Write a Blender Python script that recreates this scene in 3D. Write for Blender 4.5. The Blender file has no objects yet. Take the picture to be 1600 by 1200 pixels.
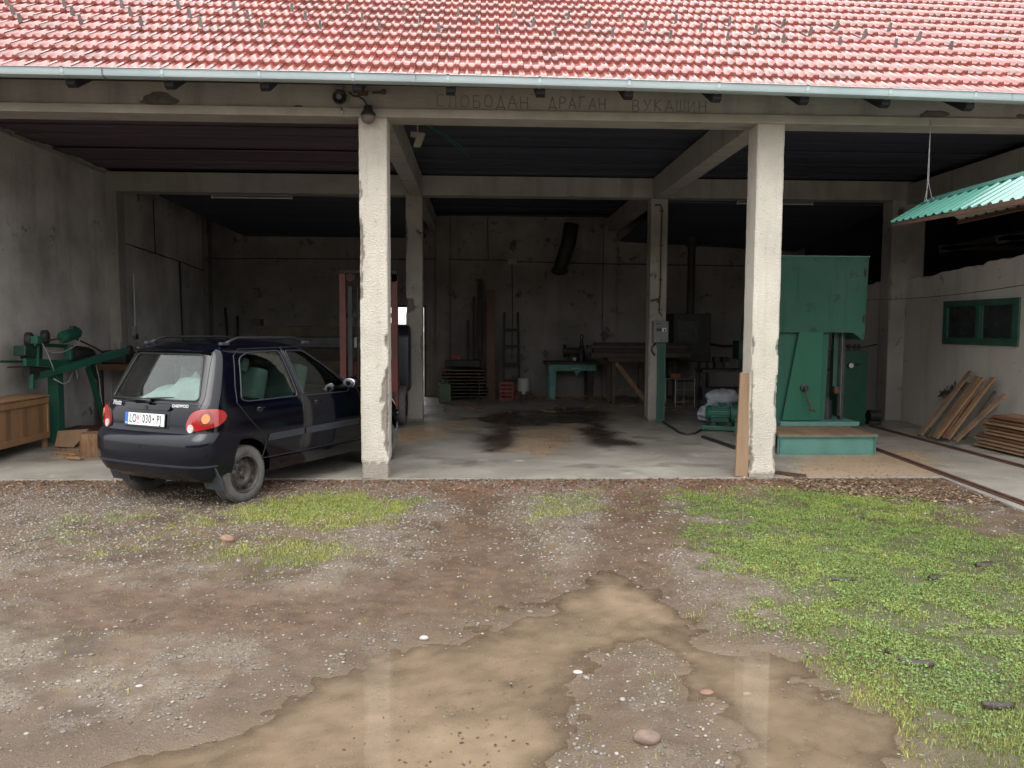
import bpy, bmesh, math, random
import numpy as np
from mathutils import Vector, Matrix, noise
random.seed(7)
RNG = np.random.default_rng(11)
S = bpy.context.scene
COL = S.collection
PI = math.pi
R = math.radians

# ------------------------------------------------------------------ camera
F_PX, CAM_H, PITCH, YAW, ROLL = 1240.0, 1.65, 0.071, 0.042, 0.005
_cy, _sy = math.cos(YAW), math.sin(YAW)
_r0 = Vector((_cy, -_sy, 0)); _f0 = Vector((_sy, _cy, 0)); _u0 = Vector((0, 0, 1))
FW = _f0*math.cos(PITCH) - _u0*math.sin(PITCH)
_up = _u0*math.cos(PITCH) + _f0*math.sin(PITCH)
RT = _r0*math.cos(ROLL) + _up*math.sin(ROLL)
UP = _up*math.cos(ROLL) - _r0*math.sin(ROLL)
ORI = Vector((0, 0, CAM_H))
cam_d = bpy.data.cameras.new('camera'); cam = bpy.data.objects.new('camera', cam_d); COL.objects.link(cam)
cam_d.sensor_width = 36.0; cam_d.lens = F_PX/1600*36.0; cam_d.clip_start = 0.05; cam_d.clip_end = 2000
_m = Matrix((RT, UP, -FW)).transposed().to_4x4(); _m.translation = ORI
cam.matrix_world = _m
S.camera = cam

def at(u, v, ax, val):
    """point on the plane ax = val seen at photo pixel (u, v): used to measure the place"""
    d = FW + RT*((u-800)/F_PX) - UP*((v-600)/F_PX)
    i = 'XYZ'.index(ax)
    return ORI + d*((val-ORI[i])/d[i])

# ------------------------------------------------------------------ world, sun, exposure
W = bpy.data.worlds.new('World'); S.world = W; W.use_nodes = True
nt = W.node_tree; nt.nodes.clear()
sky = nt.nodes.new('ShaderNodeTexSky'); sky.sky_type = 'NISHITA'; sky.sun_disc = False
sky.sun_elevation = R(52); sky.sun_rotation = R(200); sky.air_density = 1.0; sky.dust_density = 4.0; sky.ozone_density = 1.0
hs = nt.nodes.new('ShaderNodeHueSaturation'); hs.inputs['Saturation'].default_value = 0.22
bg = nt.nodes.new('ShaderNodeBackground'); bg.inputs['Strength'].default_value = 0.15
wo = nt.nodes.new('ShaderNodeOutputWorld')
# an even overcast: the clear-sky brightness levelled towards a flat cloud layer
mx = nt.nodes.new('ShaderNodeMix'); mx.data_type = 'RGBA'; mx.inputs[0].default_value = 0.75
mx.inputs[7].default_value = (7.85, 7.85, 7.8, 1)
nt.links.new(sky.outputs[0], hs.inputs['Color']); nt.links.new(hs.outputs[0], mx.inputs[6])
# cloud layer: the zenith is brighter than the horizon, as under any overcast sky
wtc = nt.nodes.new('ShaderNodeTexCoord'); wsp = nt.nodes.new('ShaderNodeSeparateXYZ'); wmr = nt.nodes.new('ShaderNodeMapRange')
wmr.inputs[1].default_value = 0.0; wmr.inputs[2].default_value = 1.0; wmr.inputs[3].default_value = 0.80; wmr.inputs[4].default_value = 1.60
nt.links.new(wtc.outputs['Generated'], wsp.inputs[0]); nt.links.new(wsp.outputs[2], wmr.inputs[0])
wmul = nt.nodes.new('ShaderNodeVectorMath'); wmul.operation = 'SCALE'; nt.links.new(mx.outputs[2], wmul.inputs[0]); nt.links.new(wmr.outputs[0], wmul.inputs['Scale'])
nt.links.new(wmul.outputs[0], bg.inputs['Color']); nt.links.new(bg.outputs[0], wo.inputs['Surface'])
sun_d = bpy.data.lights.new('sun', 'SUN'); sun_d.energy = 0.6; sun_d.angle = R(40); sun_d.color = (1.0, 0.97, 0.93)
sun = bpy.data.objects.new('sun', sun_d); COL.objects.link(sun)
sun.rotation_euler = (R(38), 0, R(-20)); sun.location = (0, -5, 20)
vs = S.view_settings; vs.view_transform = 'Standard'; vs.look = 'None'; vs.gamma = 1; vs.use_curve_mapping = False
vs.exposure = 0.98
S.render.engine = 'CYCLES'
S.cycles.max_bounces = 10; S.cycles.diffuse_bounces = 6; S.cycles.glossy_bounces = 4

# ------------------------------------------------------------------ materials
def mat(name, c1, c2=None, scale=3.0, rough=0.7, rough2=None, bump=0.0, bscale=60.0, metal=0.0, coat=0.0,
        spots=None, sscale=8.0, sthr=0.62, stretch=(1, 1, 1), obj=False, spec=0.5, attr=None, attrc=None, contrast=0.15,
        emit=None, streak=None, attr2=None, attr2c=None, attr2r=None, bdist=0.01):
    m = bpy.data.materials.new(name); m.use_nodes = True
    n = m.node_tree.nodes; l = m.node_tree.links
    b = n['Principled BSDF']
    if obj:
        tc = n.new('ShaderNodeTexCoord'); src = tc.outputs['Object']
    else:
        ge = n.new('ShaderNodeNewGeometry'); src = ge.outputs['Position']
    mp = n.new('ShaderNodeMapping'); mp.inputs['Scale'].default_value = stretch; l.new(src, mp.inputs[0]); src = mp.outputs[0]
    c2 = c2 or c1
    nz = n.new('ShaderNodeTexNoise'); nz.inputs['Scale'].default_value = scale; nz.inputs['Detail'].default_value = 8
    nz.inputs['Roughness'].default_value = 0.62; l.new(src, nz.inputs['Vector'])
    rp = n.new('ShaderNodeMapRange'); rp.inputs[1].default_value = 0.5-contrast; rp.inputs[2].default_value = 0.5+contrast
    l.new(nz.outputs[0], rp.inputs[0])
    mixc = n.new('ShaderNodeMix'); mixc.data_type = 'RGBA'
    mixc.inputs[6].default_value = (*c1, 1); mixc.inputs[7].default_value = (*c2, 1)
    l.new(rp.outputs[0], mixc.inputs[0]); col = mixc.outputs[2]
    if spots:
        n2 = n.new('ShaderNodeTexNoise'); n2.inputs['Scale'].default_value = sscale; n2.inputs['Detail'].default_value = 7
        n2.inputs['Roughness'].default_value = 0.7
        mp2 = n.new('ShaderNodeMapping'); mp2.inputs['Location'].default_value = (13.7, 4.1, 7.7); l.new(src, mp2.inputs[0]); l.new(mp2.outputs[0], n2.inputs['Vector'])
        r2 = n.new('ShaderNodeMapRange'); r2.inputs[1].default_value = sthr; r2.inputs[2].default_value = sthr+0.08; l.new(n2.outputs[0], r2.inputs[0])
        m2 = n.new('ShaderNodeMix'); m2.data_type = 'RGBA'; l.new(r2.outputs[0], m2.inputs[0]); l.new(col, m2.inputs[6]); m2.inputs[7].default_value = (*spots, 1)
        col = m2.outputs[2]
    if streak:       # rain and damp runs: noise drawn out downwards
        mp3 = n.new('ShaderNodeMapping'); mp3.inputs['Scale'].default_value = (streak[1], streak[1], streak[1]*.09); l.new(src, mp3.inputs[0])
        n5 = n.new('ShaderNodeTexNoise'); n5.inputs['Scale'].default_value = 1.0; n5.inputs['Detail'].default_value = 6; n5.inputs['Roughness'].default_value = .65; l.new(mp3.outputs[0], n5.inputs['Vector'])
        r5 = n.new('ShaderNodeMapRange'); r5.inputs[1].default_value = streak[2]; r5.inputs[2].default_value = streak[2]+.16; r5.inputs[4].default_value = streak[3]; l.new(n5.outputs[0], r5.inputs[0])
        m5 = n.new('ShaderNodeMix'); m5.data_type = 'RGBA'; l.new(r5.outputs[0], m5.inputs[0]); l.new(col, m5.inputs[6]); m5.inputs[7].default_value = (*streak[0], 1); col = m5.outputs[2]
    for an, ac in ((attr, attrc), (attr2, attr2c)):
        if an:
            at_ = n.new('ShaderNodeAttribute'); at_.attribute_name = an
            m3 = n.new('ShaderNodeMix'); m3.data_type = 'RGBA'; l.new(at_.outputs['Fac'], m3.inputs[0]); l.new(col, m3.inputs[6]); m3.inputs[7].default_value = (*ac, 1)
            col = m3.outputs[2]
    l.new(col, b.inputs['Base Color'])
    if rough2 is None:
        b.inputs['Roughness'].default_value = rough
    else:
        r3 = n.new('ShaderNodeMapRange'); r3.inputs[1].default_value = 0.35; r3.inputs[2].default_value = 0.65
        r3.inputs[3].default_value = rough; r3.inputs[4].default_value = rough2
        n3 = n.new('ShaderNodeTexNoise'); n3.inputs['Scale'].default_value = scale*1.7; n3.inputs['Detail'].default_value = 5; l.new(src, n3.inputs['Vector'])
        l.new(n3.outputs[0], r3.inputs[0]); l.new(r3.outputs[0], b.inputs['Roughness'])
    b.inputs['Metallic'].default_value = metal
    b.inputs['Specular IOR Level'].default_value = spec
    if coat:
        b.inputs['Coat Weight'].default_value = coat; b.inputs['Coat Roughness'].default_value = 0.05
    if bump:
        n4 = n.new('ShaderNodeTexNoise'); n4.inputs['Scale'].default_value = bscale; n4.inputs['Detail'].default_value = 6; l.new(src, n4.inputs['Vector'])
        bp = n.new('ShaderNodeBump'); bp.inputs['Strength'].default_value = bump; bp.inputs['Distance'].default_value = bdist
        l.new(n4.outputs[0], bp.inputs['Height']); l.new(bp.outputs[0], b.inputs['Normal'])
    if emit:
        b.inputs['Emission Color'].default_value = (*emit[0], 1); b.inputs['Emission Strength'].default_value = emit[1]
    return m

def glassmat(name, tint, rough=0.02, ior=1.5):
    m = bpy.data.materials.new(name); m.use_nodes = True
    n = m.node_tree.nodes; l = m.node_tree.links; n.clear()
    o = n.new('ShaderNodeOutputMaterial'); fr = n.new('ShaderNodeFresnel'); fr.inputs[0].default_value = ior
    ge = n.new('ShaderNodeNewGeometry'); mr = n.new('ShaderNodeMapRange'); mr.inputs[3].default_value = ior; mr.inputs[4].default_value = 1/ior
    l.new(ge.outputs['Backfacing'], mr.inputs[0]); l.new(mr.outputs[0], fr.inputs[0])      # thin sheet: the same reflection from both sides
    t = n.new('ShaderNodeBsdfTransparent'); t.inputs[0].default_value = (*tint, 1)
    g = n.new('ShaderNodeBsdfGlossy'); g.inputs['Roughness'].default_value = rough
    mx_ = n.new('ShaderNodeMixShader'); l.new(fr.outputs[0], mx_.inputs[0]); l.new(t.outputs[0], mx_.inputs[1]); l.new(g.outputs[0], mx_.inputs[2])
    l.new(mx_.outputs[0], o.inputs[0]); return m

M = {}
M['stucco'] = mat('stucco', (.61, .57, .50), (.45, .415, .36), 1.8, .9, bump=1.0, bscale=60, spots=(.36, .33, .285), sscale=7, sthr=.61, attr='chip', attrc=(.23, .20, .165), streak=((.34, .31, .27), 9, .52, .3), contrast=.25, bdist=.013)
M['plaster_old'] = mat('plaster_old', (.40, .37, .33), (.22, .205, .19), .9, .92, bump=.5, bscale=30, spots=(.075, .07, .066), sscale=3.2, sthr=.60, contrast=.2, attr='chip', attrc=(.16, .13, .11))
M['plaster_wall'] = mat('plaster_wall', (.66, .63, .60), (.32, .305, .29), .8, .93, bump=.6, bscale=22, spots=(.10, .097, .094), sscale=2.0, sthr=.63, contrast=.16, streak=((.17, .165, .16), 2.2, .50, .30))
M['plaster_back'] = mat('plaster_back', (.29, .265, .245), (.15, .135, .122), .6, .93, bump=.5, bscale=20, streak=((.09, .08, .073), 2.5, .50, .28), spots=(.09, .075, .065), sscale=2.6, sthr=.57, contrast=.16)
M['plaster_right'] = mat('plaster_right', (.52, .48, .43), (.41, .38, .345), .7, .92, bump=.4, bscale=25, spots=(.17, .16, .15), sscale=3.5, sthr=.63, contrast=.2, streak=((.24, .22, .20), 3, .50, .30))
M['beam'] = mat('beam', (.36, .345, .31), (.25, .24, .22), 1.4, .9, bump=.6, bscale=40, streak=((.19, .18, .165), 5, .50, .7), spots=(.18, .17, .155), sscale=5, sthr=.63, contrast=.2, stretch=(.5, 1, 1))
M['beam_band'] = mat('beam_band', (.40, .375, .32), (.30, .28, .24), 2, .9, bump=.4, bscale=50)
M['dirt_patch'] = mat('dirt_patch', (.13, .12, .105), (.09, .08, .07), 12, .95, bump=.8, bscale=60)
M['groove'] = mat('groove', (.20, .19, .17), (.155, .148, .135), 12, .95)
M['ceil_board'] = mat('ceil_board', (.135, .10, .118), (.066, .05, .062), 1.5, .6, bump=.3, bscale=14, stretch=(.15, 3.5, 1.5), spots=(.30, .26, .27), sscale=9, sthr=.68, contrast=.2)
M['ceil_dark'] = mat('ceil_dark', (.048, .058, .088), (.026, .031, .048), 1.5, .7, bump=.3, bscale=14, stretch=(.2, 3, 1.5))  # blue of the hazy air is put into this colour
M['tile'] = mat('tile', (.37, .105, .085), (.27, .075, .062), 1.6, .22, .36, bump=.04, bscale=45, coat=.75, attr='rnd', attrc=(.19, .075, .062), spots=(.17, .085, .075), sscale=11, sthr=.70)
M['tile'].node_tree.nodes['Principled BSDF'].inputs['Coat IOR'].default_value = 1.6
M['zinc'] = mat('zinc', (.50, .60, .62), (.38, .47, .50), 2.5, .35, .5, metal=.15, bump=.1, bscale=30, stretch=(.4, 1, 1))
M['guard'] = mat('guard', (.20, .20, .19), (.13, .13, .125), 9, .55, metal=.3)
M['rafter'] = mat('rafter', (.016, .017, .022), (.011, .011, .015), 4, .8)
M['wood_dark'] = mat('wood_dark', (.055, .042, .036), (.03, .024, .022), 4, .8, bump=.4, bscale=30)
M['conc'] = mat('conc', (.33, .305, .265), (.20, .185, .16), .8, .35, .75, bump=.5, bscale=35, spots=(.42, .39, .34), sscale=2.2, sthr=.60, attr='oil', attrc=(.038, .024, .018), attr2='dust', attr2c=(.34, .24, .155), contrast=.16)
M['conc_edge'] = mat('conc_edge', (.30, .275, .24), (.22, .20, .175), 3, .85, bump=.6, bscale=40)
M['galv'] = mat('galv', (.33, .34, .34), (.25, .26, .26), 6, .4, metal=.6)
M['black'] = mat('black', (.012, .012, .013), (.02, .02, .021), 8, .55)
M['brakered'] = mat('brake_red', (.22, .010, .010), (.17, .008, .008), 6, .2, coat=1, obj=True)
M['rubber'] = mat('rubber', (.06, .058, .055), (.13, .125, .12), 6, .8, bump=.3, bscale=90, obj=True)
M['cable'] = mat('cable', (.02, .019, .019), None, 5, .6)
M['rust'] = mat('rust', (.11, .045, .028), (.05, .028, .02), 9, .8, bump=.5, bscale=60)
M['steel_dark'] = mat('steel_dark', (.05, .052, .055), (.03, .03, .032), 8, .45, metal=.5, bump=.2, bscale=40)
M['iron_black'] = mat('iron_black', (.018, .018, .02), (.03, .028, .028), 6, .6, bump=.3, bscale=30)
M['green_m'] = mat('green_m', (.022, .125, .085), (.016, .092, .062), 2.0, .35, .55, bump=.12, bscale=25, spots=(.03, .075, .058), sscale=5, sthr=.60, contrast=.2)
M['green_head'] = mat('green_head', (.016, .098, .066), (.024, .082, .060), 1.1, .5, .7, streak=((.010, .045, .034), 6, .52, .7), spec=.35, bump=.12, bscale=20, spots=(.016, .05, .040), sscale=5.5, sthr=.575, contrast=.2)
M['green_door'] = mat('green_door', (.012, .112, .066), (.015, .095, .058), 1.2, .5, .65, streak=((.010, .055, .036), 7, .55, .6), spec=.35, bump=.08, bscale=20, contrast=.2)
M['green_pale'] = mat('green_pale', (.095, .225, .19), (.065, .17, .14), 3, .4, .6, bump=.15, bscale=30, spots=(.10, .15, .12), sscale=9, sthr=.66)
M['green_dk'] = mat('green_dk', (.012, .060, .036), (.009, .04, .026), 3, .4, .6)
M['green_box'] = mat('green_box', (.010, .085, .050), (.012, .065, .04), 3, .4)
M['green_roof'] = mat('green_roof', (.085, .25, .20), (.06, .19, .155), 1.5, .16, .28, coat=.8, contrast=.3)
M['sheet_under'] = mat('sheet_under', (.42, .40, .34), (.34, .33, .29), 1.5, .6)
M['wood_board'] = mat('wood_board', (.27, .175, .105), (.20, .125, .075), 3.5, .65, .8, bump=.3, bscale=30, stretch=(4, 4, .22), contrast=.2)
M['wood_new'] = mat('wood_new', (.36, .20, .095), (.26, .14, .07), 3.5, .6, .75, bump=.25, bscale=30, stretch=(2.2, 2.2, .22), contrast=.2)
M['wood_mid'] = mat('wood_mid', (.26, .155, .08), (.17, .10, .055), 3.5, .7, bump=.3, bscale=30, stretch=(2, 2, .3), contrast=.2)
M['wood_bd'] = mat('wood_bd', (.25, .155, .092), (.12, .075, .05), 2.5, .7, .85, bump=.3, bscale=30, stretch=(3, .5, 1), contrast=.25)
M['wood_red'] = mat('wood_red', (.16, .07, .035), (.09, .042, .026), 4, .5, .7, bump=.4, bscale=25, stretch=(2, .4, 2), contrast=.25)
M['wood_old'] = mat('wood_old', (.10, .075, .055), (.05, .04, .032), 4, .8, bump=.4, bscale=30)
M['bark'] = mat('bark', (.30, .17, .085), (.15, .08, .045), 6, .8, bump=1.0, bscale=18, stretch=(5, 5, .6), contrast=.2, bdist=.03)
M['brass_dirt'] = mat('brass_dirt', (.14, .10, .06), (.07, .05, .04), 10, .6, metal=.4)
M['grey_box'] = mat('grey_box', (.17, .175, .185), (.13, .135, .142), 5, .5, bump=.05, bscale=30)
M['white'] = mat('white', (.75, .75, .73), (.65, .65, .63), 5, .6)
M['grey_lt'] = mat('grey_lt', (.45, .45, .44), (.36, .36, .35), 5, .6)
M['sack'] = mat('sack', (.46, .49, .55), (.34, .36, .41), 5, .8, bump=.5, bscale=14, obj=True)
M['red'] = mat('red', (.30, .03, .02), (.18, .02, .015), 6, .5)
M['orange'] = mat('orange', (.36, .10, .045), (.22, .07, .035), 7, .7)
M['fork_red'] = mat('fork_red', (.17, .035, .025), (.09, .027, .023), 3, .5, bump=.2, bscale=30, spots=(.03, .02, .02), sscale=5, sthr=.62)
M['fork_blue'] = mat('fork_blue', (.008, .014, .026), (.007, .011, .018), 3, .4)
M['blue'] = mat('blue', (.02, .09, .20), (.015, .06, .13), 5, .5)
M['terq'] = mat('terq', (.12, .30, .26), (.07, .19, .165), 5, .6, spots=(.07, .05, .04), sscale=9, sthr=.60)
M['win_green'] = mat('win_green', (.030, .105, .075), (.02, .06, .045), 5, .6, bump=.3, bscale=40, spots=(.06, .05, .04), sscale=9, sthr=.62)
M['pane'] = mat('pane', (.018, .022, .024), (.03, .034, .034), 4, .12, .35, coat=.4)
M['steel'] = mat('steel', (.45, .45, .46), (.30, .30, .31), 9, .35, metal=.8)
M['jerry'] = mat('jerry', (.14, .20, .12), (.08, .12, .075), 6, .6)
# car
M['paint'] = mat('car_paint', (.0015, .0019, .0052), (.0020, .0025, .0068), 2, .06, metal=.0, coat=.0, spec=.42, obj=True, bump=.02, bscale=120)
M['bumper'] = mat('bumper_paint', (.0030, .0042, .0090), (.005, .0065, .012), 2, .10, .17, coat=.0, spec=.42, obj=True)
M['trim'] = mat('car_trim', (.030, .034, .046), (.022, .026, .034), 4, .4, .5, obj=True)
M['car_black'] = mat('car_black', (.012, .012, .014), (.018, .018, .02), 4, .4, obj=True)
M['carglass'] = glassmat('car_glass', (.82, .88, .86), .02, 1.55)
M['sideglass'] = glassmat('side_glass', (.55, .62, .60), .02, 1.6)
M['lampred'] = mat('lamp_red', (.36, .010, .010), (.27, .007, .008), 6, .12, coat=1, obj=True)
M['lampamber'] = mat('lamp_amber', (.85, .22, .02), (.75, .17, .02), 6, .12, coat=1, obj=True)
M['lampwhite'] = mat('lamp_white', (.65, .55, .55), (.5, .42, .42), 20, .15, coat=1, obj=True)
M['plate_w'] = mat('plate_white', (.78, .80, .80), (.72, .74, .74), 6, .4, obj=True)
M['plate_b'] = mat('plate_blue', (.015, .13, .50), None, 6, .4, obj=True)
M['plate_k'] = mat('plate_black', (.015, .015, .016), None, 6, .5, obj=True)
M['plate_r'] = mat('plate_red', (.45, .16, .16), None, 6, .5, obj=True)
M['chrome'] = mat('chrome', (.65, .65, .66), (.5, .5, .52), 9, .18, metal=1, obj=True)
M['seat_l'] = mat('seat_light', (.36, .43, .41), (.25, .31, .30), 4, .8, obj=True, bump=.3, bscale=12)
M['rim'] = mat('steel_rim', (.045, .043, .042), (.10, .085, .075), 7, .4, .6, metal=.4, obj=True)
M['flap'] = mat('mud_flap', (.055, .062, .075), (.035, .04, .05), 5, .4, .6, obj=True)
_n = M['conc'].node_tree; _b = _n.nodes['Principled BSDF']; _src = _b.inputs['Roughness'].links[0].from_socket
_a = _n.nodes.new('ShaderNodeAttribute'); _a.attribute_name = 'oil'; _ma = _n.nodes.new('ShaderNodeMath'); _ma.operation = 'MULTIPLY_ADD'; _ma.inputs[1].default_value = -.30
_n.links.new(_a.outputs['Fac'], _ma.inputs[0]); _n.links.new(_src, _ma.inputs[2]); _n.links.new(_ma.outputs[0], _b.inputs['Roughness'])
# ground
M['water'] = mat('water', (.335, .255, .175), (.285, .21, .14), .9, .035, spec=.7, bump=.012, bscale=11, contrast=.4)
_n = M['water'].node_tree; _b = _n.nodes['Principled BSDF']; _a = _n.nodes.new('ShaderNodeAttribute'); _a.attribute_name = 'depth'
_mr = _n.nodes.new('ShaderNodeMapRange'); _mr.inputs[1].default_value = .0; _mr.inputs[2].default_value = 1.0; _mr.inputs[3].default_value = .0; _mr.inputs[4].default_value = .92
_n.links.new(_a.outputs['Fac'], _mr.inputs[0])
_gl = _n.nodes.new('ShaderNodeBsdfGlossy'); _gl.inputs['Roughness'].default_value = .03
_tr = _n.nodes.new('ShaderNodeBsdfTransparent'); _tr.inputs[0].default_value = (.97, .955, .93, 1); _fr = _n.nodes.new('ShaderNodeFresnel'); _fr.inputs[0].default_value = 1.33
_m1 = _n.nodes.new('ShaderNodeMixShader'); _m2 = _n.nodes.new('ShaderNodeMixShader')
_n.links.new(_fr.outputs[0], _m1.inputs[0]); _n.links.new(_tr.outputs[0], _m1.inputs[1]); _n.links.new(_gl.outputs[0], _m1.inputs[2])
_n.links.new(_mr.outputs[0], _m2.inputs[0]); _n.links.new(_m1.outputs[0], _m2.inputs[1]); _n.links.new(_b.outputs[0], _m2.inputs[2])
_n.links.new(_m2.outputs[0], _n.nodes['Material Output'].inputs['Surface'])
M['stone'] = mat('stone', (.18, .15, .125), (.085, .072, .062), 9, .35, .6, attr='rnd', attrc=(.31, .28, .25), bump=.2, bscale=80)
M['grass'] = mat('grass', (.13, .18, .048), (.21, .25, .065), .9, .5, attr='rnd', attrc=(.30, .31, .06), spec=.4, contrast=.2)
M['clover'] = mat('clover', (.080, .155, .045), (.14, .205, .05), 1.1, .4, attr='rnd', attrc=(.17, .25, .07), spec=.4, contrast=.2)
M['chips'] = mat('chips', (.13, .075, .045), (.055, .036, .026), 7, .6, attr='rnd', attrc=(.42, .30, .20))
M['barkwet'] = mat('barkwet', (.020, .014, .012), (.040, .025, .018), 12, .3, .5, bump=.7, bscale=50)

# ------------------------------------------------------------------ mesh builder
MW = {}           # world matrix of each parent created here
class MB:
    def __init__(s): s.v = []; s.f = []; s.mi = []; s.cur = 0
    def mi_(s, i): s.cur = i; return s
    def add(s, vs, fs):
        o = len(s.v); s.v += [tuple(p) for p in vs]
        for f in fs: s.f.append([o+i for i in f]); s.mi.append(s.cur)
        return s
    def box(s, x0, x1, y0, y1, z0, z1):
        return s.add([(x0,y0,z0),(x1,y0,z0),(x1,y1,z0),(x0,y1,z0),(x0,y0,z1),(x1,y0,z1),(x1,y1,z1),(x0,y1,z1)],
                     [(0,3,2,1),(4,5,6,7),(0,1,5,4),(1,2,6,5),(2,3,7,6),(3,0,4,7)])
    def obox(s, c, size, rot=None):
        """oriented box: centre, full size, rotation matrix or euler"""
        if rot is None: rot = Matrix.Identity(3)
        elif not isinstance(rot, Matrix):
            from mathutils import Euler
            rot = Euler(rot).to_matrix()
        c = Vector(c); hx, hy, hz = size[0]/2, size[1]/2, size[2]/2
        vs_ = [c+rot@Vector(p) for p in ((-hx,-hy,-hz),(hx,-hy,-hz),(hx,hy,-hz),(-hx,hy,-hz),(-hx,-hy,hz),(hx,-hy,hz),(hx,hy,hz),(-hx,hy,hz))]
        return s.add(vs_, [(0,3,2,1),(4,5,6,7),(0,1,5,4),(1,2,6,5),(2,3,7,6),(3,0,4,7)])
    def bar(s, a, b, w, h, up=(0,0,1)):
        """rectangular bar from a to b"""
        a = Vector(a); b = Vector(b); d = (b-a); L = d.length; d.normalize(); u = Vector(up)
        if abs(d.dot(u)) > .98: u = Vector((1,0,0))
        x = d.cross(u).normalized(); u = x.cross(d)
        rot = Matrix((x, d, u)).transposed()
        return s.obox((a+b)/2, (w, L, h), rot)
    def cyl(s, a, b, r, r2=None, n=16, cap=True):
        a = Vector(a); b = Vector(b); r2 = r if r2 is None else r2
        d = (b-a).normalized(); u = Vector((0,0,1)) if abs(d.z) < .9 else Vector((1,0,0))
        x = d.cross(u).normalized(); y = d.cross(x)
        vs_ = []
        for i in range(n):
            t = 2*PI*i/n; q = x*math.cos(t)+y*math.sin(t); vs_ += [a+q*r, b+q*r2]
        fs = [(2*i, 2*((i+1)%n), 2*((i+1)%n)+1, 2*i+1) for i in range(n)]
        if cap: fs += [[2*i for i in range(n)][::-1], [2*i+1 for i in range(n)]]
        return s.add(vs_, fs)
    def tube(s, pts, r, n=7, closed=False):
        pts = [Vector(p) for p in pts]; k = len(pts); rings = []
        prev = None
        for i, p in enumerate(pts):
            if closed: d = pts[(i+1)%k]-pts[i-1]
            else: d = pts[min(i+1,k-1)]-pts[max(i-1,0)]
            d.normalize()
            if prev is None:
                u = Vector((0,0,1)) if abs(d.z) < .9 else Vector((1,0,0)); x = d.cross(u).normalized()
            else: x = (prev-d*prev.dot(d)).normalized()
            prev = x; y = d.cross(x)
            rr = r[i] if isinstance(r, (list, tuple)) else r
            rings.append([p+(x*math.cos(2*PI*j/n)+y*math.sin(2*PI*j/n))*rr for j in range(n)])
        vs_ = [q for g in rings for q in g]; fs = []
        for i in range(k if closed else k-1):
            a0 = i*n; b0 = ((i+1)%k)*n
            for j in range(n): fs.append((a0+j, a0+(j+1)%n, b0+(j+1)%n, b0+j))
        if not closed: fs += [list(range(n))[::-1], list(range((k-1)*n, k*n))]
        return s.add(vs_, fs)
    def lathe(s, c, axis, prof, n=24):
        """prof: list of (radius, distance along axis)"""
        c = Vector(c); d = Vector(axis).normalized(); u = Vector((0,0,1)) if abs(d.z) < .9 else Vector((1,0,0))
        x = d.cross(u).normalized(); y = d.cross(x); vs_ = []
        for (r, h) in prof:
            for j in range(n):
                t = 2*PI*j/n; vs_.append(c+d*h+(x*math.cos(t)+y*math.sin(t))*max(r, 1e-4))
        fs = []
        for i in range(len(prof)-1):
            for j in range(n): fs.append((i*n+j, i*n+(j+1)%n, (i+1)*n+(j+1)%n, (i+1)*n+j))
        return s.add(vs_, fs)
    def prism(s, poly, a, b):
        """polygon given as 3-D points, extruded by vector b-a (a: offset start, b: offset end)"""
        a = Vector(a); b = Vector(b); k = len(poly); P = [Vector(p) for p in poly]
        vs_ = [p+a for p in P]+[p+b for p in P]
        fs = [list(range(k))[::-1], list(range(k, 2*k))]+[(i, (i+1)%k, k+(i+1)%k, k+i) for i in range(k)]
        return s.add(vs_, fs)
    def sphere(s, c, r, n=14, m=9, sc=(1,1,1), z0=0, z1=PI):
        vs_ = []
        for i in range(m+1):
            t = z0+(z1-z0)*i/m
            for j in range(n):
                p = 2*PI*j/n
                vs_.append((c[0]+r*sc[0]*math.sin(t)*math.cos(p), c[1]+r*sc[1]*math.sin(t)*math.sin(p), c[2]+r*sc[2]*math.cos(t)))
        fs = []
        for i in range(m):
            for j in range(n): fs.append((i*n+j, (i+1)*n+j, (i+1)*n+(j+1)%n, i*n+(j+1)%n))
        return s.add(vs_, fs)
    def grid(s, P):
        """P[i][j] grid of points"""
        a, b = len(P), len(P[0])
        return s.add([q for row in P for q in row], [(i*b+j, i*b+j+1, (i+1)*b+j+1, (i+1)*b+j) for i in range(a-1) for j in range(b-1)])
    def build(s, name, mats, parent=None, bevel=0, smooth=False, local=False, fix=True):
        me = bpy.data.meshes.new(name)
        V = s.v
        if parent is not None and not local:
            mi = MW[parent.name].inverted(); V = [tuple(mi@Vector(p)) for p in V]
        me.from_pydata(V, [], s.f)
        mats = mats if isinstance(mats, (list, tuple)) else [mats]
        for m in mats: me.materials.append(M[m] if isinstance(m, str) else m)
        me.polygons.foreach_set('material_index', s.mi)
        if fix or bevel:
            bm = bmesh.new(); bm.from_mesh(me)
            bmesh.ops.remove_doubles(bm, verts=bm.verts, dist=1e-5)
            bmesh.ops.recalc_face_normals(bm, faces=bm.faces)
            if bevel:
                ed = [e for e in bm.edges if len(e.link_faces) == 2 and e.calc_face_angle() > .5]
                bmesh.ops.bevel(bm, geom=ed, offset=bevel, segments=2, affect='EDGES', profile=.6, clamp_overlap=True)
            bm.to_mesh(me); bm.free()
        if smooth:
            me.polygons.foreach_set('use_smooth', [True]*len(me.polygons))
            if smooth is not True:
                me.set_sharp_from_angle(angle=R(smooth))
        o = bpy.data.objects.new(name, me); COL.objects.link(o)
        if parent is not None:
            o.parent = parent
            MW[o.name] = MW[parent.name]
        else: MW[o.name] = Matrix.Identity(4)
        return o
def tag(o, label=None, cat=None, group=None, kind=None):
    if label: o['label'] = label
    if cat: o['category'] = cat
    if group: o['group'] = group
    if kind: o['kind'] = kind
    return o
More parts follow.
